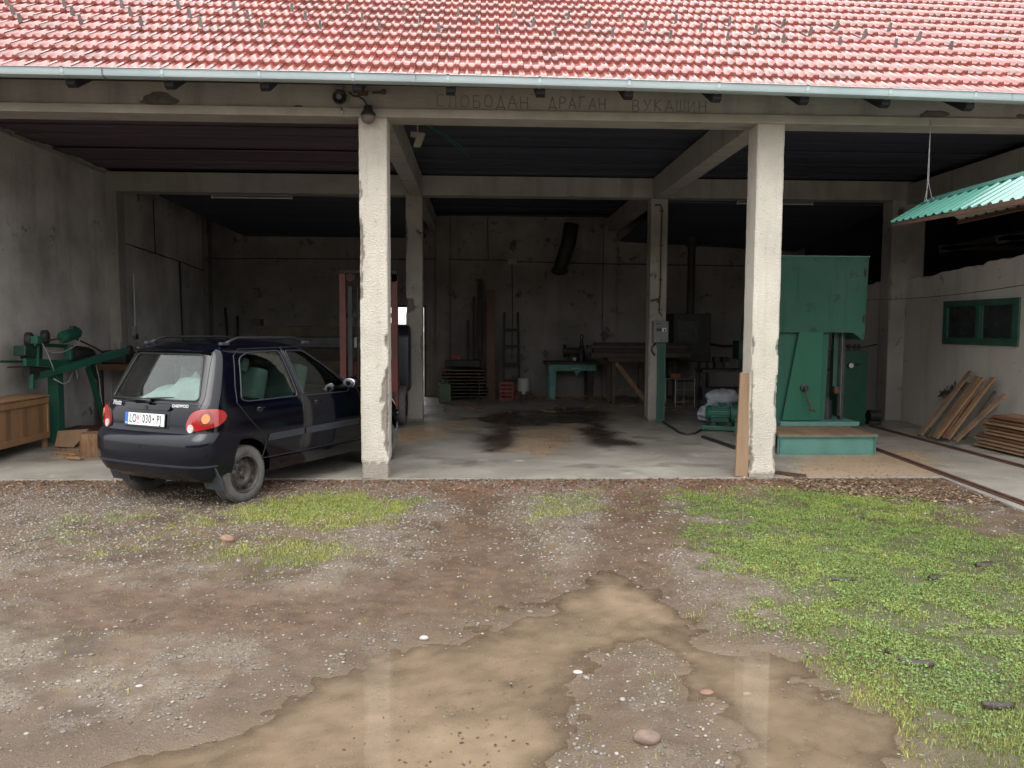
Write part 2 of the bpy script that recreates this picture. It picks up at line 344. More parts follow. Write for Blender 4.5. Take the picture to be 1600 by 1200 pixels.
def thing(name, label, cat, loc=(0,0,0), rz=0, group=None):
    o = bpy.data.objects.new(name, None); COL.objects.link(o); o.location = loc; o.rotation_euler = (0,0,rz)
    o.empty_display_size = .2
    MW[o.name] = Matrix.Translation(loc) @ Matrix.Rotation(rz, 4, 'Z')
    return tag(o, label, cat, group)
def copy_tree(o, parent=None):
    c = o.copy(); COL.objects.link(c); c.parent = parent
    for ch in list(o.children): copy_tree(ch, c)
    return c
def npmesh(name, V, Fq, mats, attrs=None, parent=None, smooth=False):
    """fast mesh from arrays: V (n,3), Fq (m,k) faces of one size"""
    me = bpy.data.meshes.new(name); n = len(V); m_, k = Fq.shape
    me.vertices.add(n); me.vertices.foreach_set('co', np.ascontiguousarray(V, dtype=np.float32).ravel())
    me.loops.add(m_*k); me.loops.foreach_set('vertex_index', np.ascontiguousarray(Fq, dtype=np.int32).ravel())
    me.polygons.add(m_); me.polygons.foreach_set('loop_start', np.arange(0, m_*k, k, dtype=np.int32))
    me.polygons.foreach_set('loop_total', np.full(m_, k, dtype=np.int32))
    me.update(calc_edges=True); me.validate()
    for a, arr in (attrs or {}).items():
        t = me.attributes.new(a, 'FLOAT', 'POINT'); t.data.foreach_set('value', np.ascontiguousarray(arr, dtype=np.float32))
    for q in (mats if isinstance(mats, (list, tuple)) else [mats]): me.materials.append(M[q])
    if smooth: me.polygons.foreach_set('use_smooth', [True]*len(me.polygons))
    o = bpy.data.objects.new(name, me); COL.objects.link(o)
    if parent is not None:
        o.parent = parent; o.matrix_parent_inverse = MW[parent.name].inverted()
    MW[o.name] = Matrix.Identity(4)
    return o
# value noise on arrays
_tab = RNG.random((256, 256))
def vnoise(x, y):
    xi = np.floor(x).astype(int); yi = np.floor(y).astype(int); fx = x-xi; fy = y-yi
    fx = fx*fx*(3-2*fx); fy = fy*fy*(3-2*fy)
    g = lambda a, b: _tab[a & 255, b & 255]
    return (g(xi, yi)*(1-fx)+g(xi+1, yi)*fx)*(1-fy)+(g(xi, yi+1)*(1-fx)+g(xi+1, yi+1)*fx)*fy
def fbm(x, y, o=4):
    s_ = 0; a = 1; t = 0
    for i in range(o): s_ = s_+a*vnoise(x*2**i+17.3*i, y*2**i+9.1*i); t += a; a *= .5
    return s_/t
def sdf(px, py, poly):
    """signed distance to polygon, negative inside"""
    d = np.full(px.shape, 1e9); ins = np.zeros(px.shape, bool); n = len(poly)
    for i in range(n):
        x0, y0 = poly[i]; x1, y1 = poly[(i+1) % n]; ex, ey = x1-x0, y1-y0
        t = np.clip(((px-x0)*ex+(py-y0)*ey)/(ex*ex+ey*ey+1e-12), 0, 1)
        d = np.minimum(d, np.hypot(px-x0-t*ex, py-y0-t*ey))
        c = ((y0 <= py) & (y1 > py)) | ((y1 <= py) & (y0 > py))
        xc = x0+(py-y0)/(ey if abs(ey) > 1e-9 else 1e-9)*ex
        ins ^= c & (px < xc)
    return np.where(ins, -d, d)
def gpoly(pts, z=-.03): return [tuple(at(u, v, 'Z', z))[:2] for u, v in pts]
def sm(x, a, b):
    t = np.clip((x-a)/(b-a), 0, 1); return t*t*(3-2*t)
# ================================================================== the shed
Y1, Y2, YB = 8.63, 13.97, 18.95
XL, XR = -6.345, 7.63
ZC = 4.26
shed = thing('sawmill_shed', 'long open-fronted shed with red tiled roof, pale concrete columns and a dark interior', 'building', (0, Y1, 0))

def column(x0, x1, y0, y1, z0, z1, m, chips=(), base=None, res=.02, rough=.0025, name='column', seed=0):
    """rough plastered post: ring of points per level, corners knocked off where chips say"""
    w, d = x1-x0, y1-y0; per = []
    nx = max(2, int(w/res)); ny = max(2, int(d/res))
    for i in range(nx): per.append((x0+w*i/nx, y0, 0, i/nx))
    for i in range(ny): per.append((x1, y0+d*i/ny, 1, i/ny))
    for i in range(nx): per.append((x1-w*i/nx, y1, 2, i/nx))
    for i in range(ny): per.append((x0, y1-d*i/ny, 3, i/ny))
    nz = int((z1-z0)/res/1.4); V = []; at_ = []
    cx, cy_ = (x0+x1)/2, (y0+y1)/2
    cor = [(x0, y0), (x1, y0), (x1, y1), (x0, y1)]
    for k in range(nz+1):
        z = z0+(z1-z0)*k/nz
        for (x, y, sd, t) in per:
            ch = 0.; n1 = noise.fractal(Vector((x*9+seed, y*9, z*7)), .8, 2, 4)
            push = 0
            for (ci, zc, hh, wd) in chips:
                c = cor[ci]; dist = math.hypot(x-c[0], y-c[1])
                prof = 1-((z-zc)/hh)**2
                if prof <= 0: continue
                lim = wd*math.sqrt(prof)*(1+.7*n1)
                if dist < lim:
                    ch = 1; push = max(push, min(.022, (lim-dist)*.9+.006))
            if base is not None and z < base*(1+.35*noise.noise(Vector((x*14, y*14, seed)))): ch = .75; push = max(push, .008)
            dx = (1 if x < cx else -1)*min(1, abs(x-cx)/(w/2))**3; dy = (1 if y < cy_ else -1)*min(1, abs(y-cy_)/(d/2))**3
            j = rough*n1
            V.append((x+dx*(push-j)+.002*noise.noise(Vector((z*2, y*3, seed))), y+dy*(push-j), z)); at_.append(ch)
    n = len(per); k = np.arange(nz)[:, None]*n; j = np.arange(n)[None, :]; j2 = (np.arange(n)+1)[None, :] % n
    Fq = np.stack([k+j, k+j2, k+n+j2, k+n+j], -1).reshape(-1, 4)
    o = npmesh(name, np.array(V), Fq, m, {'chip': np.array(at_)}, shed, smooth=True)
    return o
H1 = 3.86
column(-1.276, -.979, Y1, Y1+.30, 0, H1+.02, 'stucco', [(0, 2.55, .25, .05), (0, 2.2, .28, .035), (1, .75, .32, .07), (1, 1.05, .16, .05), (1, 1.5, .07, .03), (1, .45, .2, .035), (0, 3.1, .1, .02)], base=.17, seed=3)
column(3.008, 3.304, Y1, Y1+.30, 0, H1+.02, 'stucco', [(1, .9, .25, .022), (0, .7, .5, .02), (1, 1.45, .08, .02), (0, 1.45, .1, .025), (1, .3, .2, .02), (0, .2, .15, .05)], base=.05, seed=9)
column(-1.269, -.986, Y2, Y2+.30, 0, 3.94, 'plaster_old', [(0, 2.03, .13, .16), (0, 1.2, .3, .03), (1, 1.3, .25, .03), (0, 3.2, .3, .02)], base=.03, seed=5)
column(3.014, 3.311, Y2, Y2+.30, 0, 3.94, 'plaster_old', [(0, 1.0, .2, .02)], base=.03, seed=6)
# wall posts: left, right and along the back
def post(x0, x1, y0, y1, z1, m='plaster_old'):
    return MB().box(x0, x1, y0, y1, 0, z1).build('pilaster', m, shed)
post(XL+.004, XL+.17, Y2, Y2+.30, 3.93)
column(7.34, 7.94, Y2, Y2+.35, 0, 3.93, 'plaster_old', [(0, 2.3, .5, .02)], base=.02, seed=8, name='pilaster')
for x0 in (-1.0, 2.95): post(x0, x0+.30, YB-.12, YB-.004, ZC-.02, 'plaster_back')
post(XL+.004, XL+.12, YB-.3, YB-.004, ZC-.02, 'plaster_back')
# beams
def beam(x0, x1, y0, y1, z0, z1, m='beam'):
    return MB().box(x0, x1, y0, y1, z0, z1).build('beam', m, shed, bevel=.008)
bf = beam(-9.5, 12.0, Y1-.02, Y1+.30, H1+.0, 4.46)
MB().box(-9.5, 12.0, Y1-.045, Y1-.0205, H1-.004, H1+.085).build('beam_lip', 'beam_band', shed, bevel=.006)
beam(XL-.1, XR+.3, Y2-.02, Y2+.28, 3.93, ZC)
beam(XL+.002, XL+.02, Y1+.30, Y2-.02, 4.20, ZC)
for (a, b) in ((-1.20, -.98), (3.03, 3.29)):
    beam(a, b, Y1+.301, Y2-.021, 3.90, ZC)
    beam(a+.02, b-.02, Y2+.281, YB, 3.93, ZC)
beam(XR-.06, XR+.2, Y1+.301, Y2-.021, 3.86, 4.20)
# ceilings (two materials as in the photo: reddish boards left, dark ones elsewhere)
def boards(x0, x1, y0, y1, z, m, step=.24):
    b = MB(); y = y0; i = 0
    while y < y1:
        e = min(y+step-.012, y1); dz = .055*random.random()
        b.box(x0, x1, y, e, z+dz, z+dz+.02); y += step; i += 1
    return b.build('ceiling', m, shed)
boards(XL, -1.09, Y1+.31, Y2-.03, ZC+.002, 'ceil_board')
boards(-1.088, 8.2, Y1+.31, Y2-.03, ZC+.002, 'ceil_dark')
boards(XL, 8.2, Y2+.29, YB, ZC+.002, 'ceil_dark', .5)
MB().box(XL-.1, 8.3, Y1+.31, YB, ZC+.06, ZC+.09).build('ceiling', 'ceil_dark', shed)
# dark sheets added under the back ceilings to darken the upper back wall
qa, qb = at(247, 307, 'Y', 14.30), at(383, 368, 'Y', YB-.02)
MB().prism([(qa.x, 14.30, 3.92), (-1.25, 14.30, 3.92), (-1.25, YB-.02, 3.74), (qb.x, YB-.02, 3.74)], (0, 0, 0), (0, 0, .03)).build('ceiling', 'ceil_dark', shed)
MB().prism([(3.35, 14.30, 3.90), (XR-.02, 14.36, 3.90), (XR-.02, YB-.02, 3.50), (3.35, YB-.02, 3.70)], (0, 0, 0), (0, 0, .03)).build('ceiling', 'ceil_dark', shed)
# walls
MB().box(XL-.25, XL, 7.9, YB+.25, -.05, ZC+.05).build('wall', 'plaster_wall', shed)
b = MB()
dx0, dx1, dz1 = -2.12, -1.30, 2.12
b.box(XL, dx0, YB, YB+.25, -.05, ZC+.05); b.box(dx1, XR+.2, YB, YB+.25, -.05, ZC+.05); b.box(dx0, dx1, YB, YB+.25, dz1, ZC+.05)
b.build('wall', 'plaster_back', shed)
# right wall with a broken top edge
WX0, WX1 = XR, XR+.2
# window hole: Y 10.95..12.72, Z 1.45..2.09
wy0, wy1, wz0, wz1 = 10.95, 12.72, 1.45, 2.09
b = MB(); b.box(WX0, WX1, 7.6, wy0, -.05, 2.30); b.box(WX0, WX1, wy1, YB, -.05, 2.30); b.box(WX0, WX1, wy0, wy1, -.05, wz0); b.box(WX0, WX1, wy0, wy1, wz1, 2.30)
P0 = []; ys = np.linspace(7.6, YB, 160)
top = [2.52+.20*(13.9-y)/3.2*(y < 14)+.05*noise.fractal(Vector((y*2.3, 0, 0)), 1, 2, 4)+.03*noise.noise(Vector((y*13, 3, 0))) for y in ys]
for i in range(len(ys)-1):
    y0_, y1_, a, c = ys[i], ys[i+1], top[i], top[i+1]
    b.add([(WX0,y0_,2.30),(WX1,y0_,2.30),(WX1,y1_,2.30),(WX0,y1_,2.30),(WX0,y0_,a),(WX1,y0_,a+.02),(WX1,y1_,c+.02),(WX0,y1_,c)], [(4,5,6,7),(0,1,5,4),(1,2,6,5),(2,3,7,6),(3,0,4,7)])
b.build('wall', 'plaster_right', shed, fix=False)
wn = MB().box(WX0+.02, WX0+.06, wy0, wy1, wz0, wz1).build('window', 'win_green', shed)
b = MB()
b.box(WX0-.03, WX0+.07, wy0-.03, wy1+.03, wz1-.075, wz1+.02); b.box(WX0-.03, WX0+.07, wy0-.03, wy1+.03, wz0-.03, wz0+.075)
b.box(WX0-.03, WX0+.07, wy0-.03, wy0+.085, wz0+.076, wz1-.076); b.box(WX0-.03, WX0+.07, wy1-.085, wy1+.03, wz0+.076, wz1-.076)
ym = wy0+(wy1-wy0)*.50; b.box(WX0-.035, WX0+.07, ym-.05, ym+.05, wz0+.076, wz1-.076)
b.box(WX0-.022, WX0+.06, wy0+.086, wy0+.125, wz0+.077, wz1-.077); b.box(WX0-.022, WX0+.06, ym-.09, ym-.051, wz0+.077, wz1-.077)
b.build('frame', 'win_green', wn, bevel=.004)
for a, c in ((wy0+.126, ym-.091), (ym+.051, wy1-.086)): MB().box(WX0-.002, WX0+.012, a, c, wz0+.076, wz1-.076).build('pane', 'pane', wn)
# side annex behind the opening: closed lean-to, its shade put into dark wall colour
b = MB(); b.box(12.0, 12.2, 7.0, YB, -.05, 4.6); b.box(XR+.2, 12.0, Y1-.02+.33, Y1+.5, -.05, 4.6); b.box(XR+.201, 12.0, YB, YB+.2, -.05, 4.6) 
b.build('wall', 'ceil_dark', shed)
MB().box(8.25, 12.0, Y1+.31, YB, ZC+.1, ZC+.15).build('ceiling', 'ceil_dark', shed)
b = MB()
for y in (10.2, 11.9, 13.4): b.bar((XR+.25, y, 3.0), (11.9, y, 3.9), .06, .10); b.bar((XR+.25, y, 3.05), (11.9, y, 3.05), .06, .08)
b.build('roof_truss', 'wood_dark', shed)
# patches of dirt: wasp-nest stain and broken hole on the front beam
def blob(cx, cz, rx, rz, y, name, m, seed, half=False):
    b = MB(); n = 26; pts = []
    for i in range(n):
        t = 2*PI*i/n; r = 1+.22*noise.noise(Vector((math.cos(t)*2+seed, math.sin(t)*2, seed)))
        z = math.sin(t)*rz*r
        if half and z < 0: z *= .25
        pts.append((cx+math.cos(t)*rx*r, y, cz+z))
    rings = [pts]
    for s_, d_ in ((.8, -.006), (.5, -.010), (.2, -.012)): rings.append([(cx+(p[0]-cx)*s_, y+d_+.003*random.random(), cz+(p[2]-cz)*s_) for p in pts])
    for a in range(3):
        b.add(rings[a]+rings[a+1], [(i, (i+1)%n, n+(i+1)%n, n+i) for i in range(n)])
    b.add(rings[3], [list(range(n))])
    return b.build(name, m, shed, smooth=True)
blob(-3.33, 3.975, .20, .11, Y1-.021, 'dirt_patch', 'dirt_patch', 2, True)
blob(4.88, 3.96, .10, .06, Y1-.021, 'dirt_patch', 'dirt_patch', 5)
blob(4.98, 3.99, .14, .035, Y1-.021, 'dirt_patch', 'dirt_patch', 9)
for i, (px, pz) in enumerate(((-.35, 3.93), (2.72, 3.92), (2.35, 3.87), (3.9, 3.9), (-1.9, 3.95), (5.9, 3.98))): blob(px, pz, .05, .02, Y1-.0215, 'dirt_patch', 'dirt_patch', 20+i)
# engraved names
LT = {'С': [[(.9,.85),(.6,1),(.25,.95),(.05,.7),(.02,.35),(.2,.05),(.55,0),(.9,.12)]],
 'Л': [[(0,0),(.12,.2),(.2,1),(.85,1),(.85,0)]], 'О': [[(.5,1),(.15,.85),(.02,.5),(.15,.12),(.5,0),(.85,.12),(.97,.5),(.85,.85),(.5,1)]],
 'Б': [[(.85,1),(.1,1),(.1,0),(.65,0),(.88,.15),(.88,.4),(.65,.55),(.1,.55)]],
 'Д': [[(0,-.15),(0,.06),(1,.06),(1,-.15)],[(.15,.06),(.5,1),(.85,.06)]], 'А': [[(0,0),(.5,1),(1,0)],[(.2,.35),(.82,.35)]],
 'Н': [[(.08,1),(.08,0)],[(.9,1),(.9,0)],[(.08,.5),(.9,.5)]], 'Р': [[(.1,0),(.1,1),(.65,1),(.88,.82),(.85,.58),(.6,.47),(.1,.47)]],
 'Г': [[(.1,0),(.1,1),(.85,1)]], 'В': [[(.1,.5),(.1,1),(.6,1),(.8,.85),(.75,.6),(.55,.52),(.1,.5),(.1,0),(.65,0),(.88,.15),(.85,.4),(.55,.52)]],
 'У': [[(.05,1),(.5,.45)],[(.95,1),(.4,.1),(.15,0)]], 'К': [[(.1,1),(.1,0)],[(.9,1),(.12,.5),(.92,0)]],
 'Ш': [[(.02,1),(.02,0),(.98,0),(.98,1)],[(.5,1),(.5,0)]], 'И': [[(.1,1),(.1,0),(.9,.95),(.9,-.15)]]}
for word, x0, x1, z0, h_ in (('СЛОБОДАН', -.45, .56, 3.975, .125), ('ДРАГАН', .74, 1.38, 3.975, .12), ('ВУКАШИН', 1.63, 2.47, 3.965, .12)):
    n_ = len(word); st = (x1-x0)/n_
    for i, chh in enumerate(word):
        ox = x0+i*st; dz_ = random.uniform(-.006, .006); sl = random.uniform(-.05, .05)
        b = MB()
        for ln in LT[chh]:
            pts = [(ox+(px_+sl*pz_)*st*.70, Y1-.0205, z0+dz_+pz_*h_) for px_, pz_ in ln]
            for p, q in zip(pts[:-1], pts[1:]): b.bar(p, q, .010, .005, up=(0, 1, 0))
        b.build('carved_letter', 'groove', shed)
# ---- roof
def droop(x): x = np.minimum(x, 7.5); return -.00125*np.maximum(0, x+3)**2   # the eave sinks a little towards the right
def droop_mesh(o):
    me = o.data; n_ = len(me.vertices); co = np.zeros(n_*3, np.float32); me.vertices.foreach_get('co', co); co = co.reshape(-1, 3); co[:, 2] += droop(co[:, 0]); me.vertices.foreach_set('co', co.ravel()); me.update()
PH = R(35); CO, SI = math.cos(PH), math.sin(PH)
EX, EY, EZ = 0, 8.02, 4.075
roof = MB()
# substrate: front slope, ridge, back slope
yr_ = 13.9; zr_ = EZ+(yr_-EY)*SI/CO-.02
roof.prism([(-9.6, EY+.30, EZ+.168-.015), (-9.6, yr_, zr_-.07), (-9.6, 19.6, zr_-(19.6-yr_)*SI/CO-.07), (-9.6, 19.6, zr_-(19.6-yr_)*SI/CO-.13), (-9.6, yr_, zr_-.13), (-9.6, EY+.30, EZ+.168-.045)], (0,0,0), (21.8, 0, 0))
roof.v = [(p[0], p[1], p[2]-.10) for p in roof.v]; rf = roof.build('roof', 'wood_dark', shed)
TW, TC = .2185, .345
x_prof = np.array([0, .03, .08, .17, .27, .32, .37, .42, .47, .56, .62, .70, .75, .79, .84, .89, 1.0])
z_prof = np.array([.020, .002, .0, .0, .001, .018, .024, .018, .001, .0, .0, .0, .018, .024, .024, .018, .026])*1.15
NX, NR = 99, 19
Vs, Fs, As = [], [], []; off = 0
for r in range(NR):
    for c in range(NX):
        x0 = -9.6+c*TW+(.0 if r % 2 else .0)+random.uniform(-.002, .002); jz = random.uniform(-.002, .002); jr = random.uniform(-.004, .004)
        s0 = r*TC+random.uniform(-.003, .003)-(.05 if random.random() < .004 else 0)
        rows = []
        for (ds, lift) in ((0.006, -.024), (0.0, .030), (.008, .040), (TC*.5, .020), (TC+.05, -.010)):
            s_ = s0+ds
            zz = (z_prof if lift > -.02 else z_prof-.0)+lift+jz
            rows.append(np.stack([x0+x_prof*TW*.992+jr*ds, EY+s_*CO-zz*SI, EZ+s_*SI+zz*CO], -1))
        P = np.concatenate(rows); k = len(x_prof); Vs.append(P); As.append(np.full(len(P), random.random()*random.random()))
        for a in range(4):
            i = np.arange(k-1)+a*k+off; Fs.append(np.stack([i, i+1, i+1+k, i+k], -1))
        off += len(P)
tiles = npmesh('roof_tiles', np.concatenate(Vs), np.concatenate(Fs), 'tile', {'rnd': np.concatenate(As)}, rf)
droop_mesh(tiles)
# snow guards in three staggered rows
g = MB().prism([(0, 0, 0), (0, .03, .115), (0, .05, .115), (0, .07, 0)], (-.013, 0, 0), (.013, 0, 0))
g.box(-.016, .016, .0, .25, -.002, .006)
g0 = None
def roofpt(x, s_, up=.0): return Vector((x, EY+s_*CO-up*SI, EZ+s_*SI+up*CO+float(droop(x))))
for row, x0 in ((4, .10), (5, -.13), (6, -.35)):
    for k in range(-9, 9):
        x = x0+k*TW*3+TW*.45
        if not -7.2 < x < 8.2: continue
        if g0 is None:
            o = g.build('snow_guard', 'guard', rf, local=True); g0 = o
        else: o = g0.copy(); COL.objects.link(o)
        p = MW[rf.name].inverted() @ roofpt(x, row*TC+.07, .035)
        o.parent = rf; o.location = p; o.rotation_euler = (PH*.9+random.uniform(-.06, .06), random.uniform(-.1, .1), random.uniform(-.15, .15))
# gutter: half-round with a flat back flange
b = MB(); n = 10; prof = []
for i in range(n+1):
    t = PI*i/n; prof.append((-.062*math.cos(t), -.062*math.sin(t)))
gy, gz = 8.01, 4.065
def gut(x0, x1):
    sec = [(-.078, .046), (-.072, .050), (-.066, .045), (-.064, .038), (-.060, .0), (-.050, -.022), (-.02, -.032), (.03, -.032), (.055, -.02), (.062, .04)]
    X = np.linspace(x0, x1, 9)
    b.grid([[(x, gy+a, gz+c+float(droop(x))) for a, c in sec] for x in X])
    b.grid([[(x, gy+a*.94+.001, gz+c*.97+.002+float(droop(x))) for a, c in sec] for x in X])
    b.grid([[(x, gy+a, gz+c+float(droop(x))) for a, c in ((-.046, .036), (-.043, .041), (-.030, .044), (-.008, .047))] for x in X])
xs = [-9.6, -6.6, -3.62, -.63, 2.36, 5.35, 8.3, 12.1]
for i, (a, c) in enumerate(zip(xs[:-1], xs[1:])): gut(a, c+.02)
sec_ = [(-.066, .044), (-.0615, .0), (-.052, -.024), (-.02, -.034), (.03, -.034)]
for x in xs[1:-1]: b.tube([(x, gy+a-.001, gz+c+float(droop(x))) for a, c in sec_], .004, 5)
gt = b.build('gutter', 'zinc', shed, smooth=30)
b0 = None
k = 0
RTX = [at(u, 160, 'Y', 8.3).x for u in (126, 275, 420, 560, 702, 839, 973, 1107, 1240, 1364, 1492)]; RTX = [RTX[0]-.93*k for k in (3, 2, 1)]+RTX+[RTX[-1]+.9*k for k in (1, 2, 3)]
for x in RTX:
    bb = MB(); dd = float(droop(x)); bb.grid([[(x+dx_, gy+a-.003, gz+c-.002+dd) for a, c in sec_] for dx_ in (-.014, .014)]); bb.bar((x, gy-.082, gz+.052+dd), (x, gy+.062, gz+.08+dd), .028, .004)
    bb.build('gutter_bracket', 'zinc', gt)
    dd = float(droop(x)); r_ = MB().prism([(x, 8.06, 4.04+dd), (x, 8.06, 3.985+dd), (x, 8.12, 3.965+dd), (x, Y1-.03, 4.22+dd), (x, Y1-.03, 4.34+dd)], (-.045+.02, 0, 0), (.065, 0, 0))
    r_.build('rafter_tail', 'rafter', shed, bevel=.004)
# back door leaf
MB().box(dx0-.06, dx0+.0, YB-.03, YB+.27, 0, dz1+.05).box(dx1, dx1+.05, YB-.03, YB+.27, 0, dz1+.05).box(dx0, dx1, YB-.03, YB+.27, dz1, dz1+.05).build('door_frame', 'wood_old', shed)
# wiring on the walls
def wire(pts, r=.008, sag=0, seed=0):
    out = []
    for a, c in zip(pts[:-1], pts[1:]):
        a, c = Vector(a), Vector(c); n_ = max(2, int((c-a).length/.35))
        for i in range(n_):
            p = a.lerp(c, i/n_); p.z += -sag*math.sin(PI*i/n_)+.012*noise.noise(p*2+Vector((seed, 0, 0))); out.append(p)
    out.append(Vector(pts[-1])); return out
b = MB()
b.tube(wire([(-6.2, YB-.015, 3.22), (-1.1, YB-.015, 3.25), (.6, YB-.015, 3.24), (.78, YB-.015, 3.21), (3.3, YB-.13, 3.16), (7.4, YB-.015, 3.15)]), .011)
b.tube(wire([(XL+.02, 15.0, 3.10), (XL+.02, 17.4, 3.0), (XL+.03, YB-.1, 2.9)], seed=3), .012)
b.tube(wire([(XL+.02, 14.4, 3.9), (XL+.02, 14.45, 3.12), (XL+.02, 15.0, 3.10)], seed=4), .008)
b.tube(wire([(XL+.02, 15.9, 4.1), (XL+.02, 15.95, 3.05)], seed=5), .009)
b.tube(wire([(XL+.02, 17.2, 3.0), (XL+.02, 17.25, 1.6), (XL+.02, 17.3, 1.0)], seed=6), .02)
b.tube(wire([(.78, YB-.02, 3.2), (.80, YB-.02, 1.9), (.79, YB-.02, .9)], seed=8), .011)
b.tube(wire([(.2, YB-.02, 4.2), (.22, YB-.02, 3.27)], seed=8), .008)
b.build('wiring', 'cable', shed)
MB().box(.68, .90, YB-.06, YB-.005, 3.14, 3.27).build('junction_box', 'plaster_old', shed, bevel=.01)
pc = MB(); pc.tube([(XL+.05, 14.85, 2.6), (XL+.05, 14.86, 1.9), (XL+.05, 14.85, 1.62)], .014); pc.build('conduit', 'white', shed)
MB().bar((XL+.20, Y2-.02, 1.35), (XL+.17, Y2-.02, 3.80), .030, .02).build('plaster_strip', 'beam_band', shed)
sk = MB(); sk.box(XL+.003, XL+.08, 14.80, 14.90, 1.46, 1.64); sk.build('wall_socket', 'grey_lt', shed, bevel=.01)
MB().box(XL+.075, XL+.10, 14.82, 14.88, 1.40, 1.50).build('wall_socket', 'black', shed)
# conduit + lug on the middle right column
b = MB(); x_, y_ = 3.20, Y2-.022
b.tube([(3.03, y_+.1, 3.80), (3.10, y_, 3.80), (3.17, y_, 3.80), (x_, y_, 3.74), (x_-.01, y_, 3.0), (x_-.005, y_, 2.4), (x_-.02, y_, 2.05), (x_-.02, y_, 1.93), (x_+.03, y_, 1.87)], .013, 7)
for z in (3.70, 3.1, 2.5, 1.98): b.box(x_-.035, x_+.028, y_-.016, y_+.024, z-.008, z+.008)
b.build('conduit', 'rust', shed)
MB().bar((3.02, Y2-.03, 2.13), (3.15, Y2-.03, 2.16), .02, .035).bar((3.15, Y2-.03, 2.10), (3.19, Y2-.03, 2.22), .04, .03).build('bracket', 'rust', shed, bevel=.006)
# ================================================================== ground
P_gr = gpoly([(1050,770),(1150,768),(1255,764),(1300,772),(1450,782),(1500,815),(1545,838),(1640,850),(1900,950),(1900,1300),(1600,1300),(1440,1200),(1350,1140),(1290,1085),(1225,1025),(1200,960),(1150,900),(1110,850),(1075,800)])
P_gl = gpoly([(380,800),(420,778),(520,768),(640,783),(660,795),(610,812),(540,825),(470,828),(400,818)])
P_gl2 = gpoly([(300,860),(400,840),(520,855),(545,885),(430,893),(330,885)])
P_gl3 = gpoly([(30,850),(80,795),(300,790),(420,820),(560,835),(560,880),(300,860),(120,880)])
P_gl4 = gpoly([(830,775),(920,765),(940,790),(880,815),(835,808)])
P_w1 = gpoly([(60,1260),(200,1180),(380,1130),(500,1075),(620,1020),(740,985),(860,945),(900,925),(960,915),(1010,930),(1045,960),(1090,990),(1150,1000),(1205,1000),(1250,1035),(1310,1080),(1380,1130),(1460,1260),(1170,1260),(1140,1160),(1110,1090),(1060,1040),(1010,1010),(950,1025),(900,1070),(850,1120),(800,1260)])
P_rut1 = gpoly([(700,760),(790,760),(800,850),(880,930),(700,960),(500,1010),(250,1000),(60,960),(0,900),(300,915),(560,920),(660,880),(700,820)])
P_rut2 = gpoly([(940,765),(1040,765),(1050,820),(1060,930),(1040,960),(880,940),(900,880),(930,820)])
def ground_fields(x, y):
    w = fbm(x*2.2, y*2.2, 4)-.5; w2 = fbm(x*7+5, y*7, 3)-.5; w3 = fbm(x*1.1+40, y*1.1+9, 3)-.5
    grass = sm(-(sdf(x, y, P_gr)+w*1.1+w2*.8), -.30, .50)
    gl = sm(-(sdf(x, y, P_gl)+w*.7+w2*.35), -.16, .26)
    gl2 = sm(-(sdf(x, y, P_gl2)+w*.8+w2*.5), -.2, .3)*.75
    gl3 = sm(-(sdf(x, y, P_gl3)+w*.6), -.1, .4)*.55*sm(w2+w3*.6, -.12, .15)
    gl4 = sm(-(sdf(x, y, P_gl4)+w*.6+w2*.4), -.15, .25)*.6
    left = np.maximum.reduce([gl, gl2, gl3, gl4])*(.5+.5*sm(fbm(x*9+31, y*9, 3), .34, .52))
    pud = sdf(x, y, P_w1)+w*.22+w2*.16
    rut = sm(-np.minimum(sdf(x, y, P_rut1)+w*.5, sdf(x, y, P_rut2)+w*.25), -.12, .2)
    return grass, left, pud, rut, w, w2, w3
def gheight(x, y):
    grass, left, pud, rut, w, w2, w3 = ground_fields(x, y)
    z = -.030+w*.030+w2*.012+(fbm(x*26, y*26, 2)-.5)*.007
    z = z+.006*grass-.022*rut+(fbm(x*13+7, y*13, 3)-.5)*.016
    z = z*(1-.0)-.052*(1-sm(pud, -.22, .42))
    near = sm(8.62-y, 0, .5)
    z = z*near+(-.012)*(1-near)
    return z
WATER = -.064
def axis(*seg):
    out = []
    for a, b_, s_ in seg: out.append(np.arange(a, b_, s_))
    return np.concatenate(out+[np.array([seg[-1][1]])])
gx = axis((-200, -40, 20), (-40, -12, 2), (-12, -6.5, .3), (-6.5, 7, .026), (7, 12, .3), (12, 40, 2), (40, 200, 20))
gyv = axis((-200, -40, 20), (-40, -4, 2), (-4, 2.0, .3), (2.0, 8.66, .026), (8.66, 20, .9), (20, 60, 4), (60, 300, 24))
GX, GY = np.meshgrid(gx, gyv, indexing='xy')
GZ = gheight(GX, GY); inside = sm(GY, 8.60, 8.70); GZ = GZ*(1-inside)-.20*inside
out_b = sm(GY, 19.3, 20); GZ = np.where(GY > 19.2, -.08, GZ)
grass, left, pud, rut, w, w2, w3 = ground_fields(GX, GY)
ny_, nx_ = GX.shape
V = np.stack([GX, GY, GZ], -1).reshape(-1, 3)
i = (np.arange(ny_-1)[:, None]*nx_+np.arange(nx_-1)[None, :]).ravel()
Fq = np.stack([i, i+1, i+1+nx_, i+nx_], -1)
edge_red = sm(GY, 7.6, 8.4)*(1-inside)
grav = np.clip(sm(w3+w2*.7, -.08, .12), 0, 1)*(1-rut*.85)
m = bpy.data.materials.new('ground'); m.use_nodes = True
n = m.node_tree.nodes; l = m.node_tree.links; bs = n['Principled BSDF']
ge = n.new('ShaderNodeNewGeometry')
